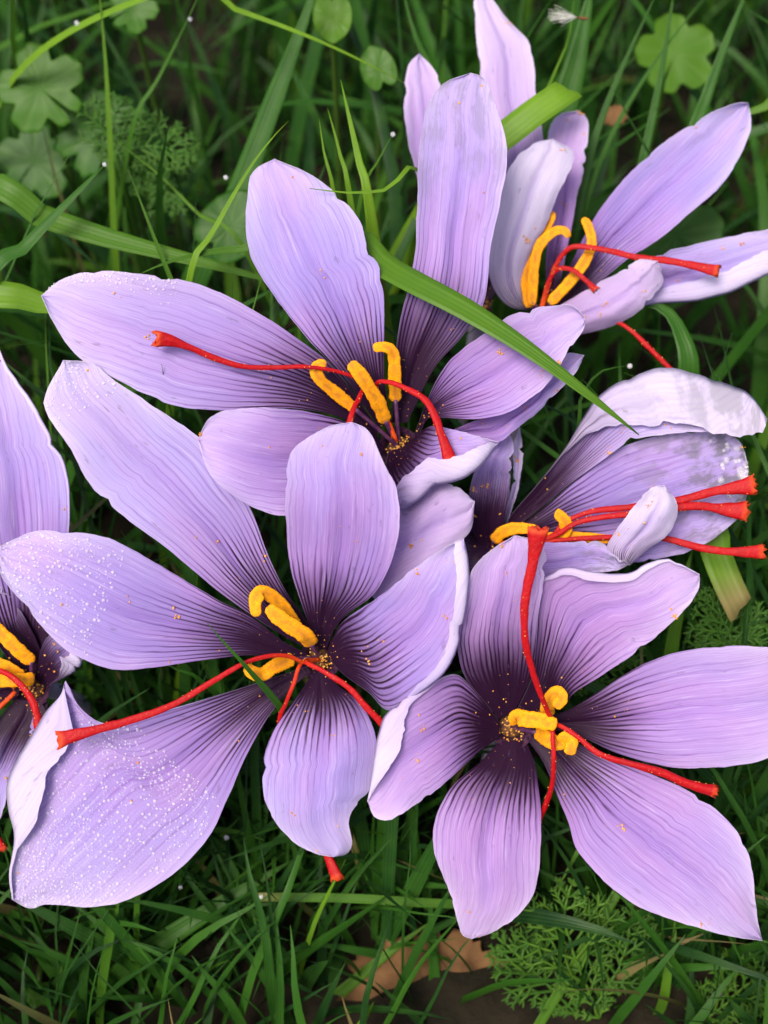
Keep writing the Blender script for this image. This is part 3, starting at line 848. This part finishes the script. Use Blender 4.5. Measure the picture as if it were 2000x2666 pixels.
# dew standing on the petals
def dome():
    nr, na = 5, 10
    v, f = [(0, 0, 1.0)], []
    for i in range(1, nr + 1):
        a = i / nr * math.pi * 0.62
        for j in range(na):
            b = 2 * math.pi * j / na
            v.append((math.sin(a) * math.cos(b), math.sin(a) * math.sin(b), math.cos(a)))
    for j in range(na):
        f.append((0, 1 + j, 1 + (j + 1) % na, 1 + (j + 1) % na))
    for i in range(nr - 1):
        for j in range(na):
            a, b = 1 + i * na + j, 1 + i * na + (j + 1) % na
            f.append((a, a + na, b + na, b))
    v = np.array(v, float)
    tri = [(x[0], x[1], x[2]) for x in f[:na]]
    return v, tri, f[na:]


DV, DT, DQ = dome()


def add_drop(mb, p, n, r):
    t = unit(np.cross(n, np.array([0.3, 0.9, 0.1])))
    b = np.cross(n, t)
    v = p + (t * (DV[:, :1] * r) + b * (DV[:, 1:2] * r * rnd.uniform(0.8, 1.1)) + n * (DV[:, 2:] * r * 0.8 + r * 0.18))
    n0 = mb.n
    mb.v.append(v); mb.n += len(v)
    mb.f.extend([tuple(np.array(f) + n0) for f in DT + DQ])


dew = MB()
for F_, N_, v0, v1, cnt, mode in DEWSPOTS:
    nv, nu = F_.shape[:2]
    placed = []
    tries = 0
    while len(placed) < cnt and tries < cnt * 6:
        tries += 1
        i = rnd.uniform(v0, v1) * (nv - 1); j = rnd.uniform(0.04, 0.96) * (nu - 1)
        if mode == 'edge': j = abs(rnd.gauss(0, 0.10)) * (nu - 1)
        if j > nu - 1.05 or i > nv - 1.05: continue
        dens = 0.5 + 0.9 * nz(i * 0.12, j * 0.2, cnt)
        if rnd.random() > dens: continue
        a, b = int(i), int(j)
        fi, fj = i - a, j - b
        p = (F_[a, b] * (1 - fi) * (1 - fj) + F_[a + 1, b] * fi * (1 - fj) + F_[a, b + 1] * (1 - fi) * fj + F_[a + 1, b + 1] * fi * fj)
        r = PX * rnd.choice((1.6, 1.9, 2.2, 2.6, 3.0, 3.5, 4.2, 5.2))
        if placed and min(np.linalg.norm(p - q) - (r + s) for q, s in placed) < 0: continue
        placed.append((p, r))
        add_drop(dew, p, N_[a, b], r)
o = dew.build("dew_drops", [MAT_WATER])
tag(o, "fine dew drops beading the petals of the wide open crocus", "dew", kind="stuff")
# water bubbles on the glassy tip of the withering flower
bub = MB()
for k in range(34):
    i, j = int(rnd.uniform(0.80, 0.97) * (fD3.shape[0] - 1)), int(rnd.uniform(0.08, 0.9) * (fD3.shape[1] - 1))
    add_drop(bub, fD3[i, j], nD3[i, j], PX * rnd.choice((5, 6, 7, 8, 10, 13)))
tag(bub.build("water_beads", [MAT_WATER]), "round water beads on the glassy tip of the withering petal", "dew", kind="stuff")

# ------------------------------------------------------------------ grass
def ribbon(path, width, nrm_ref, vfold=0.25, twist=0.0, thick=0.00016, nc=5, cut=False, phase=0.0):
    """closed grass blade along path; returns verts, faces, across coordinate"""
    n = len(path)
    T = unit(np.gradient(path, axis=0))
    A_ = np.cross(T, nrm_ref)
    for i in range(n):
        if np.linalg.norm(A_[i]) < 0.2 and i: A_[i] = A_[i - 1] - T[i] * (A_[i - 1] @ T[i])
    A_ = unit(A_)
    B_ = np.cross(A_, T)
    c = np.linspace(-1, 1, nc)
    tw = phase + twist * np.linspace(0, 1, n)
    A2 = A_ * np.cos(tw)[:, None] + B_ * np.sin(tw)[:, None]
    B2 = B_ * np.cos(tw)[:, None] - A_ * np.sin(tw)[:, None]
    hw = width / 2
    top = path[:, None, :] + A2[:, None, :] * (c[None, :] * hw[:, None])[..., None] + B2[:, None, :] * (np.abs(c)[None, :] * hw[:, None] * vfold)[..., None]
    if cut:
        for j in range(nc): top[-1, j] += T[-1] * hw[-1] * (0.5 * c[j] + 0.35 * nz(j * 3.1, n))
    bot = top - B2[:, None, :] * thick * np.minimum(1, (1.02 - np.abs(c)) * 3)[None, :, None]
    nn = n * nc
    f = [q for q in grid_faces(n, nc)] + [tuple(a + nn for a in q[::-1]) for q in grid_faces(n, nc)]
    lp = list(range(nc)) + [i * nc + nc - 1 for i in range(1, n)] + [(n - 1) * nc + j for j in range(nc - 2, -1, -1)] + [i * nc for i in range(n - 2, 0, -1)]
    for a in range(len(lp)):
        b = (a + 1) % len(lp)
        f.append((lp[a], lp[a] + nn, lp[b] + nn, lp[b]))
    gu = np.tile((c + 1) / 2, n)
    return np.vstack([top.reshape(-1, 3), bot.reshape(-1, 3)]), f, np.concatenate([gu, gu])


def rooted(path):
    """carry a visible stretch of blade on down into the soil"""
    p = P(path[:, 0], path[:, 1], path[:, 2])
    t = p[0] - p[1]; h = np.array([t[0], t[1], 0.0]); h = h / max(np.linalg.norm(h), 1e-9)
    z = max(p[0][2], 0.004)
    run = 0.35 if t[2] < 0 else 0.7
    mid = p[0] + h * run * 0.55 * z; mid[2] = z * (0.5 if t[2] < 0 else 0.7)
    root = p[0] + h * run * 0.8 * z; root[2] = -0.004
    return np.vstack([root, mid, p])


def blade(label, path, wpx, hue=0.5, dry=0.0, cut=False, vfold=0.25, twist=0.0, phase=0.0, name="grass_blade", group="grass blades around the crocuses",
          cat="grass blade", tipdry=0.0, root=True):
    path = np.array(path, float)
    pw = rooted(path) if root else P(path[:, 0], path[:, 1], path[:, 2])
    n = 44
    c = catmull(pw, n)
    t = np.linspace(0, 1, n)
    scale = (DIST - path[:, 2].mean() * PX) / DIST
    prof = np.interp(t, [0, 0.25, 0.6, 0.85, 1], [0.55, 0.9, 1.0, 0.95, 0.9]) if cut else np.clip(np.interp(t, [0, 0.25, 0.55, 0.8, 0.95, 1], [0.6, 0.95, 1.0, 0.68, 0.22, 0.03]), 0, 1)
    wv = prof * wpx * PX * scale
    V, f, gu = ribbon(c, wv, -FWD * 0.75 + np.array([0, 0, 0.35]), vfold, twist, cut=cut, phase=phase)
    dr = np.repeat(dry + tipdry * np.clip((t - 0.92) / 0.06, 0, 1), 5)
    me = mesh(name, V, f, [MAT_GRASS], dict(hue=np.full(len(V), min(1.0, hue + 0.06)), dry=np.concatenate([dr, dr]), gu=gu))
    return tag(link(name, me), label, cat, group)


blade("broad smooth green grass blade lying across the middle crocus petals", [(900, 645, -270), (1000, 695, -165), (1080, 738, -90), (1200, 800, -50), (1330, 880, -20), (1450, 965, 0), (1560, 1050, -5), (1664, 1132, -25)], 92, 0.66, vfold=0.12, phase=0.15)
blade("long thin yellow green grass stem arching to the tall narrow crocus petals", [(440, -30, -470), (620, 28, -480), (760, 78, -500), (900, 138, -530), (1070, 225, -600)], 24, 0.92)
blade("pale cut off grass blade leaning over a tall crocus petal", [(1180, 450, -600), (1290, 372, -500), (1390, 295, -470), (1482, 232, -470)], 82, 0.86, cut=True, vfold=0.08, root=True)
blade("small yellowish grass tip curving onto a purple petal", [(1100, 462, -240), (1010, 494, -130), (910, 502, -110), (806, 490, -120)], 26, 0.95)
blade("wide grass blade bending down behind the wide pinkish petal", [(-40, 490, -330), (100, 560, -340), (250, 612, -350), (400, 652, -360), (560, 692, -370), (760, 745, -400)], 84, 0.62, vfold=0.2)
blade("blue green grass blade with a dewdrop on its tip", [(-30, 750, -270), (60, 650, -260), (150, 555, -250), (278, 424, -240)], 64, 0.42)
blade("broad flat grass blade beneath the wide petal's dewy tip", [(-60, 790, -280), (110, 790, -290), (280, 812, -300), (400, 830, -330)], 120, 0.76, vfold=0.2)
blade("arched grass blade touching the top of the wide dewy petal", [(800, 640, -290), (640, 648, -260), (540, 657, -240), (440, 682, -210), (363, 714, -180)], 42, 0.6, phase=0.2)
blade("bright slender grass blade rising beside the crocus petals", [(490, 745, -260), (555, 605, -240), (640, 455, -225), (700, 370, -215), (751, 315, -210)], 24, 0.85)
blade("tallest pointed crocus leaf in the upright tuft", [(965, 560, -330), (935, 420, -300), (908, 300, -285), (887, 208, -280)], 44, 0.84, name="crocus_leaf", cat="leaf", group="upright crocus leaves")
blade("second tallest crocus leaf in the upright tuft", [(915, 540, -330), (885, 400, -300), (868, 335, -290), (853, 282, -285)], 32, 0.80, name="crocus_leaf", cat="leaf", group="upright crocus leaves")
blade("shortest upright crocus leaf in the tuft", [(872, 520, -330), (848, 420, -300), (838, 360, -295), (831, 310, -290)], 26, 0.84, name="crocus_leaf", cat="leaf", group="upright crocus leaves")
blade("crocus leaf leaning away from the upright tuft with a dewdrop", [(935, 540, -330), (975, 440, -320), (1000, 390, -315), (1024, 348, -310)], 24, 0.6, name="crocus_leaf", cat="leaf", group="upright crocus leaves")
blade("broad dark blurred blade slanting behind the crocuses", [(500, 760, -900), (600, 560, -800), (700, 300, -720), (790, 60, -650), (850, -120, -600)], 76, 0.32)
blade("tall straight pale grass stem above the feathery leaf", [(300, 640, -900), (288, 380, -740), (275, 160, -640), (255, -60, -560)], 20, 0.72)
blade("thin grass stem slanting over the feathery leaf", [(340, 360, -760), (410, 210, -700), (470, 90, -660), (540, -60, -600)], 16, 0.55)
blade("thin fallen stem running under the petals from the feathery leaf", [(640, 655, -560), (520, 560, -580), (420, 460, -600), (300, 365, -640)], 14, 0.66)
RG = "tall grass blades behind the pale upright crocus"
blade("widest dark green blade behind the upright crocus", [(1380, 560, -900), (1450, 330, -820), (1500, 160, -760), (1545, -60, -700)], 118, 0.42, group=RG, vfold=0.3)
blade("narrow blue green blade rising from behind the orange stamens", [(1490, 640, -760), (1545, 380, -720), (1610, 200, -700), (1720, -40, -660)], 26, 0.25, group=RG)
blade("thin long stem slanting behind the upright crocus", [(1500, 620, -800), (1580, 380, -780), (1700, 170, -760), (1860, -40, -720)], 16, 0.5, group=RG)
blade("straight upright blade above the largest upright petal", [(1660, 480, -820), (1700, 300, -780), (1730, 140, -740), (1760, -60, -700)], 30, 0.35, group=RG)
blade("broad slanting blade behind the tip of the largest upright petal", [(1780, 420, -800), (1840, 250, -760), (1890, 110, -720), (1960, -60, -680)], 46, 0.40, group=RG)
blade("bright short blade beside the tip of the largest upright petal", [(2080, 210, -640), (2010, 270, -640), (1930, 300, -660), (1860, 330, -680)], 80, 0.66, group=RG)
blade("fine bright stem behind the pale cut off blade", [(1400, 330, -640), (1440, 200, -660), (1480, 100, -670), (1500, -40, -670)], 14, 0.7, group=RG)
blade("dark slender blade above the narrow hidden petals", [(1190, 380, -840), (1130, 200, -800), (1080, 90, -770), (1040, -60, -740)], 34, 0.4, group=RG)
blade("folded grass blade arching under the upright crocus", [(1790, 990, -460), (1778, 890, -440), (1740, 815, -430), (1680, 790, -440), (1610, 800, -460)], 84, 0.45, vfold=0.3)
blade("thin curling grass tip above the withering petal", [(1505, 1130, -350), (1512, 1040, -320), (1560, 970, -300), (1636, 952, -290)], 20, 0.5)
blade("cut grass blade with a frayed straw coloured end below the stigmas", [(1840, 1360, -350), (1860, 1430, -320), (1890, 1510, -300), (1928, 1590, -290)], 86, 0.78, cut=True, tipdry=0.8, vfold=0.15)
blade("upright pale grass blade beneath the withering crocus", [(1735, 1760, -520), (1760, 1620, -440), (1785, 1500, -400), (1805, 1420, -380)], 46, 0.62)
blade("grass tip poking through between two dark throated petals", [(765, 1900, -250), (725, 1834, -140), (640, 1735, -15), (590, 1680, 10), (538, 1620, 22)], 26, 0.40)
blade("small grass tip lying below the dewy petal", [(520, 1770, -190), (470, 1748, -150), (430, 1727, -135), (384, 1711, -125)], 20, 0.42)
blade("tiny upright grass tip in front of the wide pinkish petal", [(455, 1100, -190), (447, 1075, -140), (432, 1015, -70), (421, 948, -35)], 20, 0.5)
LG = "grass blades below the crocuses"
blade("level pale tipped grass blade beneath the lowest petals", [(1260, 2360, -450), (1100, 2350, -420), (900, 2338, -410), (674, 2335, -400)], 24, 0.6, cut=True, tipdry=0.5, group=LG)
blade("pale straight stem crossing the feathery plant", [(1370, 2720, -500), (1480, 2540, -470), (1560, 2400, -450), (1640, 2270, -440)], 28, 0.62, cut=True, group=LG)
blade("small pointed grass tip hanging beside the lowest pink petal", [(1530, 2170, -430), (1500, 2225, -400), (1475, 2270, -385), (1450, 2316, -380)], 22, 0.62, group=LG)
blade("long dark blade sweeping up under the dewy petal", [(170, 2680, -560), (330, 2520, -520), (500, 2400, -500), (760, 2240, -520)], 56, 0.5, group=LG)
blade("thin blade crossing beneath the lowest petals", [(560, 2180, -560), (640, 2340, -540), (740, 2490, -560), (920, 2680, -600)], 34, 0.4, group=LG)
blade("upright thin blade below the dewy petal", [(540, 2680, -620), (590, 2540, -560), (612, 2400, -520), (620, 2260, -500)], 24, 0.38, group=LG)
blade("short blade slanting near the clover leaves", [(250, 2660, -600), (170, 2570, -560), (100, 2480, -530), (0, 2360, -510)], 34, 0.35, group=LG)
blade("broad dark blade beside the feathery plant", [(1280, 2700, -600), (1340, 2560, -560), (1400, 2450, -530), (1490, 2340, -500)], 74, 0.28, group=LG)
blade("slender blade beside the brown leaf", [(700, 2680, -600), (715, 2600, -580), (705, 2540, -560), (690, 2515, -550)], 18, 0.5, group=LG)
blade("bright blade running over the brown leaf", [(760, 2700, -590), (880, 2590, -560), (1000, 2490, -540), (1120, 2400, -530)], 32, 0.62, group=LG)
blade("upright blade through the brown leaf", [(1140, 2700, -600), (1132, 2560, -560), (1125, 2430, -530), (1118, 2300, -520)], 32, 0.40, group=LG)
blade("dark blade under the largest lower petal", [(1620, 2620, -600), (1670, 2500, -570), (1720, 2400, -550), (1780, 2280, -540)], 66, 0.3, group=LG)


# the rest of the lawn: long blades lying every which way, cleared from in front of the flowers
zb = zbuf.copy()
for _ in range(2):
    q = zb.copy()
    for dy in (-1, 0, 1):
        for dx in (-1, 0, 1):
            q = np.minimum(q, np.roll(np.roll(zb, dy, 0), dx, 1))
    zb = q


def clear(p):
    x, y, d = to_px(p)
    if np.any(d > -240) and np.any((x > -300) & (x < 2300) & (y > -300) & (y < 2900) & (d > -240)): return False
    i = np.clip((y // ZCELL).astype(int) + 8, 0, ZH - 1); j = np.clip((x // ZCELL).astype(int) + 8, 0, ZW - 1)
    return not np.any(d > zb[i, j] - 30)


lawn = MB()
count = 0
tries = 0
while count < 10500 and tries < 80000:
    tries += 1
    far = rnd.random() < 0.22
    low = (not far) and rnd.random() < 0.5
    if far:
        x, y = rnd.uniform(-0.55, 0.55), rnd.uniform(-0.25, 0.85)
    elif low:
        x, y = rnd.uniform(-0.11, 0.11), rnd.uniform(-0.10, 0.02)
    else:
        x, y = rnd.uniform(-0.20, 0.20), rnd.uniform(-0.12, 0.36)
    dens = 0.6 + 1.0 * nz(x * 20, y * 20, 9)
    if rnd.random() > dens: continue
    short = rnd.random() < 0.72
    Ln = rnd.uniform(0.022, 0.05) if short else rnd.uniform(0.06, 0.135)
    az = rnd.uniform(0, 2 * math.pi)
    lean0 = rnd.uniform(0.05, 0.5)
    bend = rnd.uniform(0.2, 1.7) if not short else rnd.uniform(0.3, 1.6)
    n = 9
    p = np.array([x, y, -0.003]); pts = [p]
    for k in range(n - 1):
        a = lean0 + bend * (k / (n - 1)) ** 1.4
        az2 = az + 0.3 * nz(k * 0.4, x * 100, y * 100)
        p = p + np.array([math.sin(a) * math.cos(az2), math.sin(a) * math.sin(az2), math.cos(a)]) * Ln / (n - 1)
        pts.append(p)
    pts = np.array(pts)
    if not clear(pts): continue
    wmm = rnd.choice((0.0008, 0.0011, 0.0015, 0.002, 0.0024, 0.003, 0.0036, 0.0044)) * (0.8 if short else 1.0)
    if low: wmm = min(wmm, 0.0026) * 0.72
    t = np.linspace(0, 1, n)
    wv = wmm * np.interp(t, [0, 0.3, 0.6, 0.85, 1], [0.7, 1, 0.85, 0.45, 0.04])
    ref = np.array([math.cos(az + rnd.uniform(-1, 1)) * -0.8, math.sin(az + rnd.uniform(-1, 1)) * -0.8, 0.6])
    # three-vertex folded blade, single skin
    T = unit(np.gradient(pts, axis=0)); A_ = unit(np.cross(T, ref)); B_ = np.cross(A_, T)
    V = np.stack([pts - A_ * (wv / 2)[:, None] + B_ * (wv * 0.14)[:, None], pts, pts + A_ * (wv / 2)[:, None] + B_ * (wv * 0.14)[:, None]], 1).reshape(-1, 3)
    hue = min(1, max(0, rnd.gauss(0.22 if low else 0.29, 0.22)))
    dry = rnd.uniform(0.3, 0.8) if (rnd.random() < 0.06 and wmm < 0.0018) else 0.0
    lawn.add(V, np.array(grid_faces(n, 3)), hue=hue, dry=dry, gu=np.tile([0.1, 0.5, 0.9], n))
    count += 1
o = lawn.build("grass", [MAT_GRASS])
tag(o, "dense green lawn grass growing around and behind the crocuses", "grass", kind="stuff")
print("lawn blades", count, "tries", tries)


# ------------------------------------------------------------------ leaves among the grass
def polar_leaf(name, label, cat, cx, cy, rad, d, outline, hue, cup=0.1, tiltx=0.0, tilty=0.0, rot=0.0, mat=None, group=None, veins=5, stalk=True, dry=0.0):
    """leaf blade from an outline radius(angle), slightly cupped, with a stalk to the soil"""
    na, nr = 96, 12
    X, Y, D, H = [], [], [], []
    sd = rnd.random() * 10
    for i in range(nr + 1):
        for j in range(na):
            a = 2 * math.pi * j / na
            r = rad * outline(a) * (i / nr)
            x, y = r * math.cos(a + rot), r * math.sin(a + rot)
            X.append(cx + x); Y.append(cy + y)
            vein = -0.035 * rad * max(0, math.cos(a * veins)) ** 8 * (i / nr)
            D.append(d + cup * r * (r / rad) + tiltx * x + tilty * y + vein + (0.16 if mat else 0.10) * rad * nz(x / rad * 1.7, y / rad * 1.7, sd))
    W = P(np.array(X), np.array(Y), np.array(D))
    f = grid_faces(nr + 1, na, True)
    back = W + FWD * 0.00018
    nn = len(W)
    faces = [q[::-1] for q in f] + [tuple(a + nn for a in q) for q in f]
    for j in range(na):
        a, b = nr * na + j, nr * na + (j + 1) % na
        faces.append((a, b, b + nn, a + nn))
    V = np.vstack([W, back])
    base = np.array([W[0][0], W[0][1] + 0.006, 0.0])
    o = empty(name, base)
    gu = np.array([(math.cos(2 * math.pi * j / na * veins) * 0.5 + 0.5) * 0.2 + 0.1 for i in range(nr + 1) for j in range(na)])
    me = mesh("leaf_blade", V, faces, [mat or MAT_LEAF], dict(hue=np.full(len(V), hue), dry=np.full(len(V), dry), gu=np.concatenate([gu, gu])))
    link("leaf_blade", me, o)
    if stalk:
        q = catmull([W[0] + FWD * 0.0004, W[0] * 0.6 + base * 0.4 + np.array([0, 0.003, 0]), base + np.array([0, 0, -0.004])], 14)
        v, f = sweep(q, [0.0006] * 14, [0.0006] * 14, 8)
        link("stalk", mesh("stalk", v, f, [MAT_LEAF], dict(hue=np.full(len(v), hue), dry=np.full(len(v), 0.1), gu=np.full(len(v), 0.3))), o)
    return tag(o, label, cat, group)


def lobed(k, depth=0.35, teeth=0.06):
    def f(a):
        gap = 1 - 0.85 * math.exp(-((math.pi - abs(((a) % (2 * math.pi)) - math.pi)) / 0.06) ** 2)      # notch at the stalk
        return (1 - depth * (0.5 - 0.5 * math.cos(a * k)) ** 3) * (1 - teeth * (0.5 - 0.5 * math.cos(a * k * 3))) * gap
    return f


def heart(a):
    b = math.pi - abs((a % (2 * math.pi)) - math.pi)
    return 0.95 + 0.12 * math.cos(2 * a) - 0.45 * math.exp(-(b / 0.25) ** 2) + 0.12 * math.exp(-((math.pi - b) / 0.2) ** 2)


polar_leaf("lobed_leaf", "bright green lobed leaf beside the feathery plant", "leaf", 105, 230, 125, -900, lobed(5, 0.32, 0.07), 0.62, rot=0.7)
polar_leaf("lobed_leaf", "dull green lobed leaf under the feathery plant's stems", "leaf", 255, 345, 125, -980, lobed(7, 0.30, 0.1), 0.45, rot=0.1)
polar_leaf("lobed_leaf", "dark lobed leaf half hidden below the bright lobed leaf", "leaf", 90, 420, 110, -1250, lobed(5, 0.3, 0.05), 0.40, rot=2.2)
polar_leaf("heart_shaped_leaf", "smooth bright heart shaped leaf above the thin arching stem", "leaf", 865, 40, 62, -760, heart, 0.72, rot=-1.6)
polar_leaf("heart_shaped_leaf", "small round leaf just below the thin arching stem", "leaf", 985, 180, 56, -800, heart, 0.62, rot=1.2)
polar_leaf("round_leaf", "wide dull round leaf behind the upper left petal of the middle crocus", "leaf", 600, 590, 100, -760, heart, 0.5, rot=2.4)
polar_leaf("lobed_leaf", "pale green leaf among tall grass blades", "leaf", 1760, 140, 110, -1150, lobed(5, 0.25, 0.05), 0.7, rot=2.0)
polar_leaf("lobed_leaf", "broad soft green leaf under the largest upright petal", "leaf", 1760, 610, 130, -820, lobed(5, 0.2, 0.04), 0.55, rot=1.0)
polar_leaf("lobed_leaf", "small lobed leaf beside the tall straight pale grass stem", "leaf", 345, 20, 70, -1000, lobed(5, 0.3, 0.06), 0.6, rot=2.6)
polar_leaf("lobed_leaf", "dark green lobed leaf below the dewy petal", "leaf", 430, 2570, 90, -640, lobed(5, 0.3, 0.05), 0.45, rot=4.0)
for (x, y, r, lab, rt) in ((55, 2660, 46, "small clover leaflet nearest the slanting short blade", 0.4), (95, 2600, 44, "rounded clover leaflet beside another clover leaflet", 2.3)):
    polar_leaf("clover_leaf", lab, "leaf", x, y, r, -590, heart, 0.6, rot=rt, group="clover leaflets")


def jag(a):
    return 0.74 + 0.14 * math.cos(a * 2 + 0.4) + 0.20 * abs(math.sin(a * 5.5 + 0.7)) ** 0.8 + 0.10 * nz(math.cos(a) * 7, math.sin(a) * 7, 2) + 0.05 * math.sin(a * 31)


polar_leaf("dead_leaf", "dry brown fallen leaf with jagged edges", "leaf", 1110, 2590, 215, -575, jag, 0.0, cup=0.10, tilty=-0.05, mat=MAT_DEAD, stalk=False, veins=7)
polar_leaf("dead_leaf", "small brown leaf scrap among tall grass", "leaf", 1600, 300, 34, -1000, jag, 0.0, cup=0.2, mat=MAT_DEAD, stalk=False)


def feathery(label, path, length, hue, spread=1.25, n=10):
    """finely cut leaf: a rib with forked thread-like leaflets"""
    mb = MB()
    pts = catmull(np.array(path, float), n + 2)
    def strip(p0, p1, wd):
        q = catmull([p0, (np.array(p0) + p1) / 2 + np.array([rnd.uniform(-3, 3), rnd.uniform(-3, 3), rnd.uniform(0, 6)]), p1], 5)
        W = P(q[:, 0], q[:, 1], q[:, 2])
        wv = np.array([1, 1, 0.9, 0.7, 0.15]) * wd * PX
        v, f = sweep(W, wv, wv * 0.5, 5)
        f4 = [x for x in f if len(x) == 4]
        mb.add(v, np.array(f4), hue=hue + rnd.uniform(-0.1, 0.1), dry=0.0, gu=0.5)
    for i in range(n + 1):
        strip(pts[i], pts[i + 1], 6.0)
        t = i / n
        tang = pts[i + 1] - pts[i]; a0 = math.atan2(tang[1], tang[0])
        ln = length * spread * rnd.uniform(0.75, 1.15) * (math.sin(math.pi * min(1, t * 0.85 + 0.15)) * 0.9 + 0.12)
        for sg in (-1, 1):
            a = a0 + sg * rnd.uniform(0.6, 1.2)
            d1 = rnd.uniform(-0.3, 0.4)
            e = pts[i] + np.array([math.cos(a), math.sin(a), d1]) * ln
            strip(pts[i], e, 5.0)
            for k in (0.28 + rnd.uniform(-.05, .05), 0.52 + rnd.uniform(-.05, .05), 0.78):
                b = pts[i] * (1 - k) + e * k
                for s2 in (-1, 1):
                    a2 = a + s2 * rnd.uniform(0.5, 0.9)
                    e2 = b + np.array([math.cos(a2), math.sin(a2), rnd.uniform(-0.4, 0.6)]) * ln * rnd.uniform(0.28, 0.42) * (1.15 - k * 0.5)
                    strip(b, e2, 4.6)
                    if ln > 50 and rnd.random() < 0.6:
                        for s3 in (-1, 1):
                            c = b * 0.45 + e2 * 0.55; a3 = a2 + s3 * 0.6
                            strip(c, c + np.array([math.cos(a3), math.sin(a3), rnd.uniform(-0.3, 0.5)]) * ln * 0.17, 3.6)
    W0 = P(*pts[0])
    base = np.array([W0[0], W0[1] + 0.004, 0.0])
    o = empty("feathery_leaf", base)
    mb.build("leaf_blade", [MAT_LEAF], o)
    q = catmull([W0, W0 * 0.5 + base * 0.5 + np.array([0, 0.002, 0]), base - np.array([0, 0, 0.003])], 10)
    v, f = sweep(q, [0.0005] * 10, [0.0005] * 10, 6)
    link("stalk", mesh("stalk", v, f, [MAT_LEAF], dict(hue=np.full(len(v), hue), dry=np.zeros(len(v)), gu=np.full(len(v), 0.5))), o)
    return tag(o, label, "leaf", "finely cut feathery leaves")


feathery("soft feathery leaf tangled around a pale upright stem", [(300, 400, -830), (380, 380, -810), (450, 390, -800), (520, 420, -800)], 85, 0.55)
feathery("feathery leaf rising above the dull lobed leaf", [(290, 420, -850), (290, 350, -820), (300, 290, -800), (330, 250, -790)], 80, 0.5)
feathery("lower feathery leaf drooping over dark soil", [(330, 430, -900), (400, 460, -880), (440, 510, -880), (450, 570, -890)], 70, 0.4)
feathery("large feathery leaf spreading below the lowest pink petal", [(1560, 2650, -490), (1500, 2500, -440), (1470, 2380, -410), (1500, 2270, -400)], 120, 0.65, n=11)
feathery("feathery leaf under the pale straight stem", [(1500, 2640, -510), (1420, 2560, -480), (1340, 2480, -470), (1270, 2420, -470)], 95, 0.60)
feathery("feathery leaf reaching under the largest lower petal", [(1560, 2600, -510), (1620, 2500, -480), (1640, 2420, -470), (1650, 2330, -470)], 85, 0.57)
feathery("feathery leaf in the corner below the largest lower petal", [(1800, 2680, -510), (1880, 2620, -480), (1950, 2560, -470), (2030, 2530, -470)], 90, 0.65)
feathery("feathery leaf under the stigmas of the withering crocus", [(1960, 1760, -490), (1900, 1650, -450), (1870, 1580, -430), (1880, 1500, -420)], 90, 0.55)
feathery("feathery leaf beside the frayed cut blade", [(1820, 1740, -490), (1860, 1680, -470), (1940, 1620, -460), (2010, 1590, -460)], 80, 0.53)
feathery("small feathery leaf behind the pinkish right petal", [(1480, 1800, -490), (1560, 1720, -470), (1640, 1660, -460), (1720, 1640, -460)], 70, 0.51)

# the windblown seed caught on a grass blade
sp = P(1530, 45, -560)
so = empty("windblown_seed", P(1470, 50, -560))
q = P(np.linspace(1500, 1535, 8), np.linspace(45, 50, 8), np.full(8, -560.0))
rr = np.array([0.1, 0.5, 0.9, 1, 1, 0.9, 0.6, 0.2]) * 0.00035
v, f = sweep(q, rr, rr, 8)
link("seed", mesh("seed", v, f, [MAT_DEAD]), so)
hb = MB()
for k in range(46):
    a = math.pi + rnd.gauss(0, 0.28); ln = rnd.uniform(40, 80)
    e = np.array([1502 + ln * math.cos(a), 45 + ln * math.sin(a) * 0.8, -560 + rnd.uniform(-25, 25)])
    c = catmull([np.array([1502, 45, -560.0]), (np.array([1502, 45, -560.0]) + e) / 2 + np.array([0, rnd.uniform(-3, 3), 0]), e], 5)
    W = P(c[:, 0], c[:, 1], c[:, 2])
    v, f = sweep(W, [0.00003] * 5, [0.00003] * 5, 4)
    hb.add(v, np.array([x for x in f if len(x) == 4]))
hb.build("seed_hairs", [MAT_HAIR], so)
tag(so, "windblown seed with white silky hairs on a grass blade", "seed")

# loose dewdrops on blade tips
tips = MB()
for (x, y, d) in ((272, 428, -232), (588, 462, -420), (1023, 350, -305), (495, 50, -600), (1640, 953, -285), (590, 2180, -440), (1890, 2485, -520), (1870, 2560, -540), (1875, 2590, -540), (680, 2335, -392), (470, 2310, -430), (200, 60, -600)):
    p = P(x, y, d)
    for r in (rnd.uniform(0.0003, 0.0005),):
        v, f = ICO
        # rounder drop
        nlat, nlon = 8, 12
        vv = []
        for i in range(nlat + 1):
            th = math.pi * i / nlat
            for j in range(nlon):
                ph = 2 * math.pi * j / nlon
                vv.append(p + r * np.array([math.sin(th) * math.cos(ph), math.sin(th) * math.sin(ph), math.cos(th)]))
        tips.add(np.array(vv), np.array(grid_faces(nlat + 1, nlon, True)))
tag(tips.build("grass_dew", [MAT_WATER]), "clear dewdrops hanging on grass tips", "dew", kind="stuff")
